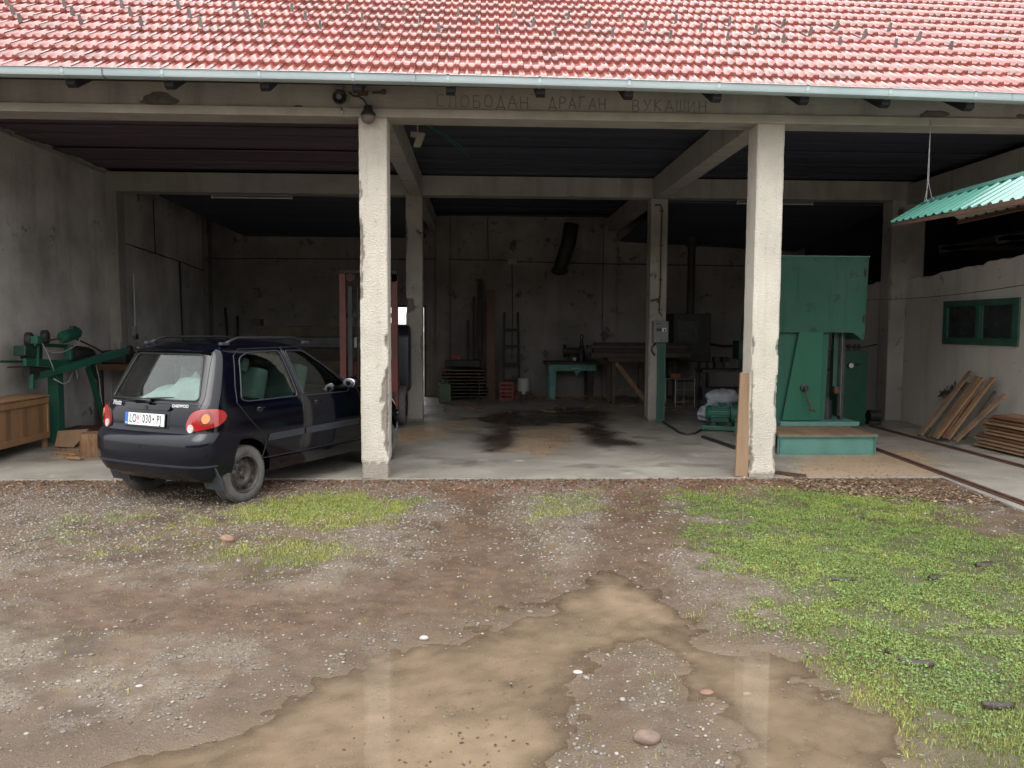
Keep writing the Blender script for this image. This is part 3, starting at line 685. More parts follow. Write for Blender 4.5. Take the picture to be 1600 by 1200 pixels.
def nz_(sc, det=6, ro=.65):
    q = n.new('ShaderNodeTexNoise'); q.inputs['Scale'].default_value = sc; q.inputs['Detail'].default_value = det; q.inputs['Roughness'].default_value = ro; l.new(ge.outputs['Position'], q.inputs['Vector']); return q.outputs[0]
def rng_(src, a, b_, c=0, d=1):
    q = n.new('ShaderNodeMapRange'); q.inputs[1].default_value = a; q.inputs[2].default_value = b_; q.inputs[3].default_value = c; q.inputs[4].default_value = d; l.new(src, q.inputs[0]); return q.outputs[0]
def mixc_(f, a, b_):
    q = n.new('ShaderNodeMix'); q.data_type = 'RGBA'
    for s_, i_ in ((f, 0), (a, 6), (b_, 7)):
        if isinstance(s_, tuple): q.inputs[i_].default_value = (*s_, 1)
        elif isinstance(s_, float): q.inputs[i_].default_value = s_
        else: l.new(s_, q.inputs[i_])
    return q.outputs[2]
def attr_(a): q = n.new('ShaderNodeAttribute'); q.attribute_name = a; return q.outputs['Fac']
def mul_(a, b_):
    q = n.new('ShaderNodeMath'); q.operation = 'MULTIPLY'
    for s_, i_ in ((a, 0), (b_, 1)):
        if isinstance(s_, float): q.inputs[i_].default_value = s_
        else: l.new(s_, q.inputs[i_])
    return q.outputs[0]
col = mixc_(rng_(nz_(2.5), .38, .62), (.140, .098, .062), (.080, .055, .037))
col = mixc_(mul_(mul_(attr_('grav'), rng_(nz_(38, 4, .7), .42, .60)), .7), col, (.20, .172, .138))
vor = n.new('ShaderNodeTexVoronoi'); vor.inputs['Scale'].default_value = 70; l.new(ge.outputs['Position'], vor.inputs['Vector'])
vc = rng_(vor.outputs['Distance'], .15, .5, 1, 0)
col = mixc_(mul_(mul_(vc, attr_('grav')), .45), col, (.25, .222, .196))
col = mixc_(mul_(attr_('rut'), .88), col, mixc_(rng_(nz_(9), .4, .6), (.085, .052, .033), (.130, .082, .052)))
col = mixc_(mul_(attr_('red'), rng_(nz_(6), .35, .6)), col, (.19, .095, .055))
col = mixc_(mul_(attr_('grassm'), .8), col, (.058, .066, .024))
col = mixc_(mul_(attr_('wetr'), rng_(nz_(4), .3, .6, .45, .95)), col, (.105, .074, .048)); spk = nz_(150, 3, .75); col = mixc_(rng_(spk, .60, .68, 0, .6), col, (.30, .27, .24)); col = mixc_(rng_(spk, .40, .33, 0, .55), col, (.045, .036, .030))
col = mixc_(mul_(attr_('silt'), rng_(nz_(7), .3, .6, .6, 1.0)), col, (.19, .138, .090))
l.new(col, bs.inputs['Base Color'])
rw = n.new('ShaderNodeMath'); rw.operation = 'MULTIPLY_ADD'; l.new(attr_('wetr'), rw.inputs[0]); rw.inputs[1].default_value = -.30; l.new(rng_(nz_(3.5), .38, .60, .25, .60), rw.inputs[2]); l.new(rw.outputs[0], bs.inputs['Roughness'])
bp = n.new('ShaderNodeBump'); bp.inputs['Strength'].default_value = .8; bp.inputs['Distance'].default_value = .012
l.new(nz_(95, 5, .7), bp.inputs['Height']); l.new(bp.outputs[0], bs.inputs['Normal'])
M['ground'] = m
silt = (1-sm(pud, -.28, .20))*.95; wetr = 1-sm(pud, .05, .6)
gr_o = npmesh('ground', V, Fq, 'ground', {'grav': grav.ravel(), 'rut': rut.ravel(), 'red': edge_red.ravel(), 'grassm': np.maximum(grass, left*.8).ravel(), 'silt': silt.ravel(), 'wetr': wetr.ravel()}, smooth=True)
tag(gr_o, 'wet gravelly mud yard in front of the shed', 'ground', kind='structure')
# puddle: level sheet
wx, wy_ = np.meshgrid(np.arange(-3.8, 4.6, .03), np.arange(1.6, 5.8, .03), indexing='xy')
wz = np.full(wx.shape, WATER); dep = np.clip((WATER-gheight(wx, wy_))/.05, 0, 1)**.8
i = (np.arange(wx.shape[0]-1)[:, None]*wx.shape[1]+np.arange(wx.shape[1]-1)[None, :]).ravel()
wo_ = npmesh('puddle_water', np.stack([wx, wy_, wz], -1).reshape(-1, 3), np.stack([i, i+1, i+1+wx.shape[1], i+wx.shape[1]], -1), 'water', {'depth': dep.ravel()}, smooth=True); tag(wo_, 'shallow brown puddle across the muddy yard', 'puddle', kind='structure')
# concrete floor: one sheet with a thick front edge
fx = axis((-6.6, 12.2, .06)); fy = axis((8.62, 19.3, .06))
FX, FY = np.meshgrid(fx, fy, indexing='xy')
edge = 8.64+.03*(vnoise(FX*3, FX*0)-.5)
FYj = np.where(FY <= 8.63, edge, FY)
FZ = (fbm(FX*1.5, FY*1.5, 3)-.5)*.004
wn_ = fbm(FX*1.6, FY*1.6, 4)-.5; wf = fbm(FX*5, FY*5+8, 4)-.5
P_oil = [tuple(at(u, v, 'Z', 0))[:2] for u, v in [(790,640),(900,636),(960,645),(945,665),(1000,695),(930,700),(880,668),(820,668),(830,700),(760,705),(740,690),(770,665),(730,655)]]
oil = sm(-(sdf(FX, FY, P_oil)+wn_*.6+wf*.4), -.22, .30)*.95
oil = np.maximum(oil, sm(wn_, .16, .24)*.35)
P_d1 = [tuple(at(u, v, 'Z', 0))[:2] for u, v in [(810,668),(900,662),(905,695),(850,715),(800,700)]]
P_d2 = [tuple(at(u, v, 'Z', 0))[:2] for u, v in [(615,668),(740,655),(720,680),(640,690),(615,700)]]
P_d3 = [tuple(at(u, v, 'Z', 0))[:2] for u, v in [(1230,725),(1330,708),(1440,700),(1500,735),(1380,750),(1240,750)]]
P_d4 = [tuple(at(u, v, 'Z', 0))[:2] for u, v in [(60,690),(160,680),(190,715),(80,718)]]
dust = np.maximum.reduce([sm(-(sdf(FX, FY, p)+wn_*.5+wf*.5), -.15, .22) for p in (P_d1, P_d2, P_d3, P_d4)])*.9
dust = np.maximum(dust, sm(FY, 15.5, 18.5)*.5*sm(wn_+wf, -.1, .1))
oil = oil*(1-dust*.9)
a_, b_ = FX.shape
V = np.stack([FX, FYj, FZ], -1).reshape(-1, 3)
i = (np.arange(a_-1)[:, None]*b_+np.arange(b_-1)[None, :]).ravel()
Fq = np.stack([i, i+1, i+1+b_, i+b_], -1)
fl = npmesh('floor', V, Fq, 'conc', {'oil': oil.ravel(), 'dust': dust.ravel()}, smooth=True)
tag(fl, 'stained concrete floor slab of the shed', 'floor', kind='structure')
b = MB(); b.grid([[(x, 8.64+.03*(float(vnoise(np.array(x*3.), np.array(0.)))-.5), 0.002+(float(fbm(np.array(x*1.5), np.array(8.62*1.5), 3))-.5)*.004-.002) for x in fx[::1]], [(x, 8.62, -.25) for x in fx[::1]]])
tag(b.build('floor_edge', 'conc_edge'), 'front edge of the concrete floor slab', 'floor', kind='structure')
# concrete apron on the right, running out with the rails
ap = MB(); ap.prism([(5.20, 8.63, 0), (4.92, 6.2, 0), (4.6, 3.0, 0), (12.2, 3.0, 0), (12.2, 8.63, 0)], (0, 0, -.2), (0, 0, -.002))
tag(ap.build('concrete_apron', 'conc_edge', bevel=.01), 'concrete track strip reaching out of the shed at the right', 'pavement', kind='structure')
# rails let into the floor
for k, (x0, x1, lab) in enumerate(((5.05, 5.70, 'rusty steel floor rail nearest the tall green saw'), (6.48, 6.70, 'rusty steel floor rail beside the heap of offcuts at the right wall'))):
    r_ = MB(); r_.bar((x0, 5.5, .010), (x1, 13.2, .010), .035, .026); r_.bar((x0-.05, 5.5, .004), (x1-.05, 13.2, .004), .03, .008)
    tag(r_.build('floor_rail', 'rust'), lab, 'rail', 'rails of the saw track')
# ---- scattered stones (nobody could count them)
def icos():
    bm = bmesh.new(); bmesh.ops.create_icosphere(bm, subdivisions=1, radius=1.0)
    v = np.array([p.co[:] for p in bm.verts]); f = np.array([[q.index for q in p.verts] for p in bm.faces]); bm.free(); return v, f
iv, if_ = icos()
def scatter(name, xs, ys, sizes, flat, matn, label, cat, rnd, zoff=0.):
    N = len(xs); th = RNG.random(N)*2*PI; zs = gheight(xs, ys)
    sx = sizes*(.7+.6*RNG.random(N)); sy_ = sizes*(.6+.5*RNG.random(N)); sz = sizes*flat*(.6+.6*RNG.random(N))
    J = 1+.22*(RNG.random((N, len(iv)))-.5)
    vx = iv[None, :, 0]*J*sx[:, None]; vy = iv[None, :, 1]*J*sy_[:, None]; vz = iv[None, :, 2]*J*sz[:, None]
    X = xs[:, None]+vx*np.cos(th)[:, None]-vy*np.sin(th)[:, None]; Yv = ys[:, None]+vx*np.sin(th)[:, None]+vy*np.cos(th)[:, None]
    Z = zs[:, None]+vz+sz[:, None]*.25+zoff
    V = np.stack([X, Yv, Z], -1).reshape(-1, 3); Fq = (if_[None]+(np.arange(N)*len(iv))[:, None, None]).reshape(-1, 3)
    o = npmesh(name, V, Fq, matn, {'rnd': np.repeat(rnd, len(iv))}, smooth=True)
    return tag(o, label, cat, kind='stuff')
N = 150000
xs = RNG.uniform(-6.5, 7, N); ys = 2.3+(8.62-2.3)*RNG.random(N)**1.15
g_, l_, p_, r_, w_, w2_, w3_ = ground_fields(xs, ys)
dens = (.07+.7*sm(w3_+w2_*.7, -.10, .10))*(1-.9*r_)*(1-.9*g_)*(1-.5*l_)*sm(p_, -.05, .12)+.012*(p_ < 0)
farb = sm(ys, 5.0, 6.1)*(xs < 1.4)*.55*(1-.9*r_)
keep = RNG.random(N) < np.clip(dens*.75+farb+.10*(1-g_), 0, 1)
xs, ys = xs[keep], ys[keep]; sz = (.0032+.0090*RNG.random(len(xs))**2.8)*(1+.35*sm(ys, 5, 6.5))
scatter('gravel', xs, ys, sz, .55, 'stone', 'wet gravel strewn over the mud of the yard', 'gravel', (RNG.random(len(xs))**3.4))
N = 620
xs = RNG.uniform(-6, 4.5, N); ys = RNG.uniform(2.4, 8.5, N); g_, l_, p_, r_, *_ = ground_fields(xs, ys)
keep = RNG.random(N) < (1-.9*g_)*(.25+.75*sm(p_, 0, .1)); xs, ys = xs[keep], ys[keep]
scatter('pebbles', xs, ys, .009+.017*RNG.random(len(xs))**3, .42, 'stone', 'larger pale and rusty pebbles lying on the mud', 'pebbles', .8*RNG.random(len(xs))**2)
# single stones one can tell apart
def rock(px, py, r, fl_, m_, lab, name='stone'):
    p = at(px, py, 'Z', -.03); z = float(gheight(np.array(p.x), np.array(p.y))); b = MB(); b.sphere((p.x, p.y, z+r*fl_*.45), r, 18, 12, (1, .7, fl_))
    b.v = [tuple(Vector(q)+(Vector(q)-Vector((p.x, p.y, z)))*.42*noise.noise(Vector(q)*14)) for q in b.v]
    return tag(b.build(name, m_, smooth=True), lab, 'stone')
M['rock1'] = mat('rock1', (.20, .135, .10), (.13, .09, .07), 14, .5, bump=.4, bscale=70, spots=(.32, .27, .23), sscale=40, sthr=.64)
M['rock2'] = mat('rock2', (.22, .125, .08), (.15, .085, .055), 14, .5, bump=.4, bscale=70)
M['rock3'] = mat('rock3', (.45, .40, .38), (.36, .32, .30), 14, .5, bump=.3, bscale=70)
rock(1013, 1157, .056, .5, 'rock1', 'fist-sized brown speckled stone near the bottom edge between the two puddle arms')
rock(355, 848, .055, .6, 'rock2', 'orange-brown stone in the thin grass behind the car')
rock(1104, 1071, .03, .4, 'rock2', 'small flat orange stone at the edge of the puddle')
rock(1168, 1070, .022, .5, 'rock3', 'small pale stone standing in the right arm of the puddle')
rock(904, 1040, .026, .4, 'rock3', 'small pale flat stone lying in the middle of the puddle')
rock(662, 992, .024, .5, 'rock3', 'small grey stone on the gravel left of the puddle')
rock(217, 1072, .020, .4, 'rock3', 'small pinkish-white stone on the mud at the left')
# ---- grass
def tufts(name, N, box, maskf, matn, label, leafy):
    xs = RNG.uniform(box[0], box[1], N); ys = RNG.uniform(box[2], box[3], N)
    keep = RNG.random(N) < maskf(xs, ys); xs, ys = xs[keep], ys[keep]; N = len(xs); zs = gheight(xs, ys)
    th = RNG.random(N)*2*PI; c, s_ = np.cos(th), np.sin(th)
    if leafy:
        r = .0028+.0055*RNG.random(N)**1.5; h = .003+.022*RNG.random(N)**1.8; tl = (RNG.random(N)-.5)*1.0
        P = []
        for a, b__ in ((-1, -.25), (-.35, -1), (.6, -.8), (1, .3), (.2, 1), (-.75, .7)):
            lx = a*r; ly = b__*r*.85
            P.append(np.stack([xs+lx*c-ly*s_, ys+lx*s_+ly*c, zs+h+lx*tl+RNG.normal(0, .0012, N)], -1))
        V = np.stack(P, 1).reshape(-1, 3); Fq = np.arange(N*6).reshape(-1, 6); rep = 6
    else:
        h = (.007+.019*RNG.random(N)); wd = .0013+.0018*RNG.random(N); ln = (RNG.random(N)-.5)*1.5
        P = [np.stack([xs-c*wd, ys-s_*wd, zs-.004], -1), np.stack([xs+c*wd, ys+s_*wd, zs-.004], -1),
             np.stack([xs+c*wd*.8-s_*ln*h*.5, ys+s_*wd*.8+c*ln*h*.5, zs+h*.6], -1), np.stack([xs-s_*ln*h, ys+c*ln*h, zs+h], -1)]
        V = np.stack(P, 1).reshape(-1, 3); Fq = np.arange(N*4).reshape(-1, 4); rep = 4
    nzv = fbm(xs*1.3+3, ys*1.3, 3)
    rnd = np.clip(RNG.random(N)*.7+sm(nzv, .42, .62)*.6-.15, 0, 1)
    o = npmesh(name, V, Fq, matn, {'rnd': np.repeat(rnd, rep)})
    return tag(o, label, 'grass', kind='stuff')
def m_right(x, y):
    g_, l_, p_, r_, w_, w2_, w3_ = ground_fields(x, y)
    hole = sm(fbm(x*5.5+60, y*5.5+8, 3), .52, .60)
    return np.clip(g_*(1-.85*hole)*sm(p_, -.02, .1), 0, 1)
def lg(x, y): return sm(np.hypot(x-1.0, y-2.6)*0+(y-3.2)+(x-2)*.6+(fbm(x*3, y*3, 2)-.5)*3, -.4, 1.3)
tufts('grass', 560000, (.8, 7.6, 2.2, 8.2), lambda x, y: m_right(x, y)*(1-.35*lg(x, y)), 'grass', 'low yellowish grass spreading over the right of the yard', False)
tufts('clover', 330000, (1.0, 7.6, 2.2, 8.2), lambda x, y: m_right(x, y)*(.12+.88*lg(x, y)), 'clover', 'small round-leaved green weeds growing thickly at the right of the yard', True)
tufts('grass', 340000, (-6.4, 1.6, 5.0, 8.3), lambda x, y: np.clip(ground_fields(x, y)[1], 0, 1)**1.15, 'grass', 'thin grass growing in patches behind the parked car', False)
tufts('grass', 14000, (-4.5, 3.5, 2.3, 5.5), lambda x, y: sm(fbm(x*3+9, y*3, 3), .56, .68)*.35*sm(ground_fields(x, y)[2], -.04, .1), 'grass', 'sparse tiny grass tufts dotted over the open mud', False)
tufts('clover', 40000, (-2.6, -.4, 7.0, 8.3), lambda x, y: sm(-(sdf(x, y, P_gl))-(fbm(x*5, y*5, 3)-.5)*.8, -.05, .35)*.4*sm(fbm(x*8, y*8, 2), .3, .6), 'clover', 'green weeds in the bright patch between the car and the left column', True)
# ---- wood chips and bark mulch along the slab edge
def chipsf(name, N, fn, label, zfix=None, size=1., m_='chips'):
    xs, ys = fn(N); N = len(xs); zs = gheight(xs, ys) if zfix is None else np.full(N, zfix)
    th = RNG.random(N)*2*PI; c, s_ = np.cos(th), np.sin(th); L = (.006+.020*RNG.random(N)**2)*size; Wd = L*(.25+.4*RNG.random(N)); ti = RNG.normal(0, .35, N)
    P = []
    for a, b__ in ((-1, -1), (1, -.7), (.9, 1), (-.8, .8)):
        lx = a*L; ly = b__*Wd; P.append(np.stack([xs+lx*c-ly*s_, ys+lx*s_+ly*c, zs+.006+lx*ti*.5+RNG.random(N)*.004], -1))
    V = np.stack(P, 1).reshape(-1, 3)
    o = npmesh(name, V, np.arange(N*4).reshape(-1, 4), m_, {'rnd': np.repeat(RNG.random(N)**2.5, 4)})
    return tag(o, label, 'wood chips', kind='stuff')
def f1(N):
    x = RNG.uniform(-6.4, 6.2, N); t = np.abs(RNG.normal(0, .22, N)); y = 8.60-t; k = (RNG.random(N) < .35+.65*fbm(x*2, y*2, 2)); return x[k], y[k]
chipsf('bark_mulch', 9000, f1, 'brown bark crumbs along the edge of the concrete slab')
def f2(N):
    x = RNG.uniform(3.4, 5.6, N); yc = 8.35-(x-3.4)*.42; y = yc+RNG.normal(0, .2, N); k = (y < 8.6) & (RNG.random(N) < .9); return x[k], y[k]
chipsf('bark_mulch', 11000, f2, 'heap of dark bark scraps between the weeds and the concrete track', size=1.3)
def fdust(poly, sp):
    def g(N):
        xa = [p[0] for p in poly]; ya = [p[1] for p in poly]; x = RNG.uniform(min(xa)-.2, max(xa)+.2, N); y = RNG.uniform(min(ya)-.2, max(ya)+.2, N)
        k = RNG.random(N) < sm(-sdf(x, y, poly)+(fbm(x*4, y*4, 3)-.5)*.8, -.2, .4)*sp; return x[k], y[k]
    return g
chipsf('sawdust', 5000, fdust(P_d1, .8), 'patch of sawdust and shavings in the middle of the oily floor', .0, .6)
chipsf('sawdust', 3500, fdust(P_d2, .6), 'sawdust strewn on the floor behind the left column', .0, .6)
chipsf('sawdust', 4000, fdust(P_d3, .5), 'sawdust on the floor in front of the tall green saw', .0, .6)
chipsf('wood_shavings', 3500, fdust(P_d4, .9), 'wood shavings around the log stump at the left', .0, 1.1)
# dark leaf crumbs and twigs washed into the puddle
def f5(N):
    c_ = [at(u, v, 'Z', WATER) for u, v in ((735, 1140), (800, 1175), (700, 1100), (880, 1075), (620, 1160))]
    k = RNG.integers(0, 5, N); x = np.array([c_[i].x for i in k])+RNG.normal(0, .16, N); y = np.array([c_[i].y for i in k])+RNG.normal(0, .12, N)
    s_ = ground_fields(x, y)[2] < -.02; return x[s_], y[s_]
chipsf('leaf_crumbs', 150, f5, 'dark leaf crumbs and twigs floating in the puddle', WATER-.004, .36, 'barkwet')
# bark pieces lying in the grass
def barkpiece(px, py, L, wd, rz, lab):
    p = at(px, py, 'Z', -.02); z = float(gheight(np.array(p.x), np.array(p.y)))+.012; b = MB(); rows = []
    for i in range(9):
        t = i/8-.5; ww = wd*(1-.75*abs(t*2)**2)*(1+.5*noise.noise(Vector((t*6, px, 0))))
        rows.append([(L*t+.01*noise.noise(Vector((t*9, a, py))), ww*a/3*.5, .016*(1-(a/3)**2)+.008*noise.noise(Vector((t*7, a, px)))) for a in range(-3, 4)])
    top_ = [[Matrix.Rotation(rz, 3, 'Z')@Vector(q)+Vector((p.x, p.y, z)) for q in r_] for r_ in rows]
    low = [[q-Vector((0, 0, .012)) for q in r_] for r_ in top_]
    b.grid(top_); b.grid([r_[::-1] for r_ in low])
    for A, B in ((top_, low),):
        b.add([r_[0] for r_ in A]+[r_[0] for r_ in B], [(i, i+1, 10+i, 9+i) for i in range(8)]); b.add([r_[-1] for r_ in A]+[r_[-1] for r_ in B], [(i, i+1, 10+i, 9+i) for i in range(8)])
        b.add(A[0]+B[0], [(i, i+1, 8+i, 7+i) for i in range(6)]); b.add(A[-1]+B[-1], [(i, i+1, 8+i, 7+i) for i in range(6)])
    return tag(b.build('bark_piece', 'barkwet', smooth=40), lab, 'bark piece', 'bark pieces lying in the grass')
barkpiece(1432, 1038, .16, .05, -.35, 'thick wet dark bark piece in the grass at the right')
barkpiece(1560, 1105, .14, .045, -.1, 'dark grey bark piece nearest the bottom right corner')
barkpiece(1318, 908, .15, .04, -.2, 'dark twig-like bark strip in the middle of the weeds')
barkpiece(1460, 905, .11, .06, .4, 'small dark bark scrap at the right among the weeds')
barkpiece(1540, 882, .16, .09, .2, 'brown bark scrap near the right edge below the mulch heap')
barkpiece(1385, 1020, .06, .03, 1.0, 'short bark chip just left of the thick bark piece')
barkpiece(1345, 812, .10, .05, .5, 'bark scrap at the top of the weed patch')
# ================================================================== the car
def lerpt(tab, z):
    xs_ = [t[0] for t in tab]; return float(np.interp(z, xs_, [t[1] for t in tab]))
T_w = [(.18,.66),(.24,.70),(.32,.725),(.45,.738),(.60,.744),(.74,.740),(.84,.728),(.90,.715),(.96,.700),(1.05,.675),(1.15,.645),(1.25,.612),(1.33,.582),(1.39,.550),(1.425,.515),(1.45,.46),(1.468,.37),(1.478,.25),(1.483,.10),(1.485,.03)]
T_r = [(.18,.16),(.24,.07),(.32,.025),(.42,.0),(.52,.0),(.585,.008),(.61,.03),(.63,.065),(.72,.07),(.82,.082),(.88,.10),(.93,.125),(1.0,.165),(1.1,.215),(1.2,.265),(1.3,.315),(1.37,.35),(1.40,.365),(1.425,.40),(1.45,.50),(1.468,.66),(1.478,.86),(1.483,1.05),(1.485,1.15)]
T_f = [(.18,3.36),(.24,3.43),(.32,3.48),(.45,3.495),(.55,3.49),(.65,3.45),(.72,3.38),(.78,3.26),(.84,3.08),(.90,2.85),(.94,2.66),(.97,2.54),(1.0,2.47),(1.1,2.31),(1.2,2.14),(1.3,1.97),(1.38,1.82),(1.42,1.72),(1.45,1.60),(1.468,1.48),(1.478,1.36),(1.483,1.25),(1.485,1.2)]
# smooth the tables
_z = np.linspace(.18, 1.485, 400)
def smoothtab(T, k=9):
    a = np.interp(_z, [t[0] for t in T], [t[1] for t in T]); p = np.pad(a, k, mode='edge')
    return np.convolve(p, np.ones(2*k+1)/(2*k+1), mode='valid')
_w, _r, _f = smoothtab(T_w, 7), smoothtab(T_r, 4), smoothtab(T_f, 5)
def outline(z, ins=0., n=72, yfmax=None):
    """half outline (x>=0) from rear centre to front centre at height z"""
    W_ = float(np.interp(z, _z, _w))-ins; yr = float(np.interp(z, _z, _r))+ins; yf = float(np.interp(z, _z, _f))-ins*1.3
    if yfmax: yf = min(yf, yfmax)
    k = min(1, max(.2, W_/.7))
    rx, ry = .22*k, .14*k; fx, fy = .42*k, .34*k
    L = max(yf-yr, .01)
    if ry+fy > L: q = L/(ry+fy); ry *= q; fy *= q
    bow_r, bow_f = .055*k, .13*k
    pts = []
    for i in range(14): t = i/14; pts.append(((W_-rx)*t, yr))
    for i in range(13): t = i/13*PI/2; pts.append((W_-rx+rx*math.sin(t)**.9, yr+ry-ry*math.cos(t)**.9))
    for i in range(22): t = i/22; pts.append((W_, yr+ry+(yf-fy-yr-ry)*t))
    for i in range(13): t = i/13*PI/2; pts.append((W_-fx+fx*math.cos(t)**.9, yf-fy+fy*math.sin(t)**.9))
    for i in range(11): t = i/10; pts.append(((W_-fx)*(1-t), yf))
    out = []
    for x, y in pts:
        u = x/max(W_, .01); ym_ = (y-1.6)/1.75
        yy = y+(bow_r*u**2*max(0, 1-(y-yr)/.5) if y < yr+.5 else 0)-(bow_f*u**2*max(0, 1-(yf-y)/.6) if y > yf-.6 else 0)
        out.append((x*(1-.035*ym_**2), yy))
    return out
def full_ring(z, ins=0., yfmax=None):
    h = outline(z, ins, yfmax=yfmax); r = [(x, y, z) for x, y in h]; l_ = [(-x, y, z) for x, y in h[1:-1]][::-1]
    return r+l_
def loft(zs, ins=0., yfmax=None):
    b = MB(); rings = [full_ring(z, ins, yfmax) for z in zs]; n = len(rings[0])
    vs_ = [p for r_ in rings for p in r_]; fs = []
    for i in range(len(rings)-1):
        for j in range(n): fs.append((i*n+j, i*n+(j+1)%n, (i+1)*n+(j+1)%n, (i+1)*n+j))
    fs += [list(range(n))[::-1], list(range((len(rings)-1)*n, len(rings)*n))]
    return b.add(vs_, fs)
# surface look-ups: side (y,z)->x ; rear (x,z)->y ; perimeter (s,z)
_cache = {}
def O_(z):
    k = round(z, 3)
    if k not in _cache: _cache[k] = np.array(outline(z))
    return _cache[k]
def S_side(y, z):
    o = O_(z); k = int(np.argmax(o[:, 0])); j = 14
    seg = o[j:-10]; yy = seg[:, 1]; xx = seg[:, 0]; idx = np.argsort(yy)
    return Vector((float(np.interp(y, yy[idx], xx[idx])), y, z))
def S_rear(x, z):
    o = O_(z)[:27+6]; xx = o[:, 0]; kk = np.argmax(xx); return Vector((x, float(np.interp(abs(x), xx[:kk+1], o[:kk+1, 1])), z))
def S_front(x, z):
    o = O_(z)[::-1][:26]; xx = o[:, 0]; kk = np.argmax(xx); return Vector((x, float(np.interp(abs(x), xx[:kk+1], o[:kk+1, 1])), z))
def S_per(s_, z):
    o = O_(z); d = np.concatenate([[0], np.cumsum(np.hypot(np.diff(o[:, 0]), np.diff(o[:, 1])))])
    a = abs(s_); return Vector((math.copysign(float(np.interp(a, d, o[:, 0])), s_) if s_ else 0., float(np.interp(a, d, o[:, 1])), z))
def rounded(poly, r, n=5):
    out = []; k = len(poly)
    for i in range(k):
        p0, p1, p2 = Vector(poly[i-1]).to_2d() if False else Vector((*poly[i-1], 0)), Vector((*poly[i], 0)), Vector((*poly[(i+1) % k], 0))
        a = (p0-p1); c = (p2-p1); q = min(r, a.length*.45, c.length*.45); a.normalize(); c.normalize()
        for j in range(n+1):
            t = j/n; A = p1+a*q; B = p1+c*q
            P = A*(1-t)**2+p1*2*t*(1-t)+B*t*t; out.append((P.x, P.y))
    return out
def patch(S_, poly, off, thick, step=.04, mirror=False, mi=0, b=None):
    """a panel lying on the body surface: poly in the two surface coordinates"""
    b = b or MB(); bm = bmesh.new(); vs_ = [bm.verts.new((p[0], p[1], 0)) for p in poly]; bm.faces.new(vs_)
    xs_ = [p[0] for p in poly]; ys_ = [p[1] for p in poly]
    for ax, lo, hi in ((0, min(xs_), max(xs_)), (1, min(ys_), max(ys_))):
        t = math.floor(lo/step)*step+step
        while t < hi-1e-4:
            co = Vector((t, 0, 0)) if ax == 0 else Vector((0, t, 0)); no = Vector((1, 0, 0)) if ax == 0 else Vector((0, 1, 0))
            bmesh.ops.bisect_plane(bm, geom=bm.verts[:]+bm.edges[:]+bm.faces[:], plane_co=co, plane_no=no, dist=1e-5); t += step
    bm.verts.index_update(); ctr = Vector((0, 1.7, .7))
    P, Q = [], []
    for v in bm.verts:
        u_, w_ = v.co.x, v.co.y; e = .004; p = S_(u_, w_); du = S_(u_+e, w_)-S_(u_-e, w_); dv = S_(u_, w_+e)-S_(u_, w_-e)
        nn = du.cross(dv)
        nn = nn.normalized() if nn.length > 1e-9 else (p-ctr).normalized()
        if nn.dot(p-ctr) < 0: nn = -nn
        P.append(p+nn*off); Q.append(p+nn*(off-thick))
    F_ = [[v.index for v in f.verts] for f in bm.faces]; E_ = [(e.verts[0].index, e.verts[1].index) for e in bm.edges if len(e.link_faces) == 1]
    bm.free(); n = len(P)
    def put(P_, Q_):
        b.cur = mi; b.add(P_+Q_, F_+[[i+n for i in f[::-1]] for f in F_]+[(i, j, j+n, i+n) for i, j in E_])
    put(P, Q)
    if mirror: fl_ = lambda L_: [Vector((-p.x, p.y, p.z)) for p in L_]; put(fl_(P), fl_(Q))
    return b
HD = Vector((.465, .885, 0)).normalized(); RD = Vector((HD.y, -HD.x, 0))
rrc = at(385, 785, 'Z', -.035)
org = rrc-RD*.715-HD*.585; org.z = -.036
car = thing('parked_car', 'small dark blue hatchback backed out over the slab edge at the left', 'car', tuple(org), -math.atan2(HD.x, HD.y))
zs_ = [.18,.20,.23,.27,.32,.38,.44,.50,.55,.58,.60,.615,.63,.65,.70,.75,.80,.84,.88,.91,.94,.97,1.0,1.04,1.08,1.12,1.16,1.2,1.24,1.28,1.32,1.35,1.38,1.40,1.415,1.43,1.44,1.45,1.46,1.468,1.474,1.479,1.483,1.485]
def evalbool(base, cutters):
    o = bpy.data.objects.new('tmp', base); COL.objects.link(o); tmp = [o]
    for c in cutters:
        co_ = bpy.data.objects.new('tmpc', c); COL.objects.link(co_); tmp.append(co_)
        md = o.modifiers.new('b', 'BOOLEAN'); md.operation = 'DIFFERENCE'; md.solver = 'EXACT'; md.object = co_
    bpy.context.view_layer.update(); dg = bpy.context.evaluated_depsgraph_get()
    me = bpy.data.meshes.new_from_object(o.evaluated_get(dg))
    for t in tmp: bpy.data.objects.remove(t)
    return me
def mbmesh(b, name='m'):
    me = bpy.data.meshes.new(name); me.from_pydata([tuple(p) for p in b.v], [], b.f)
    bm = bmesh.new(); bm.from_mesh(me); bmesh.ops.remove_doubles(bm, verts=bm.verts, dist=1e-5); bmesh.ops.recalc_face_normals(bm, faces=bm.faces); bm.to_mesh(me); bm.free(); return me
body_b = loft(zs_)
inner = loft([.62,.7,.8,.9,.96,1.0,1.1,1.2,1.3,1.36,1.40,1.43], .045, 2.62)
W_rd = rounded([(.56,.925),(.66,1.32),(.80,1.365),(1.235,1.375),(1.345,.905),(.64,.905)], .05)      # rear door glass (y,z)
W_fd = rounded([(1.425,.90),(1.325,1.375),(1.60,1.365),(1.90,1.20),(2.17,.99),(2.21,.895)], .04)
W_rg = rounded([(-.565,.935),(-.43,1.355),(.43,1.355),(.565,.935)], .05)                          # (x,z)
W_ws = rounded([(-.56,.985),(-.42,1.365),(.42,1.365),(.56,.985)], .06)
cw = MB()
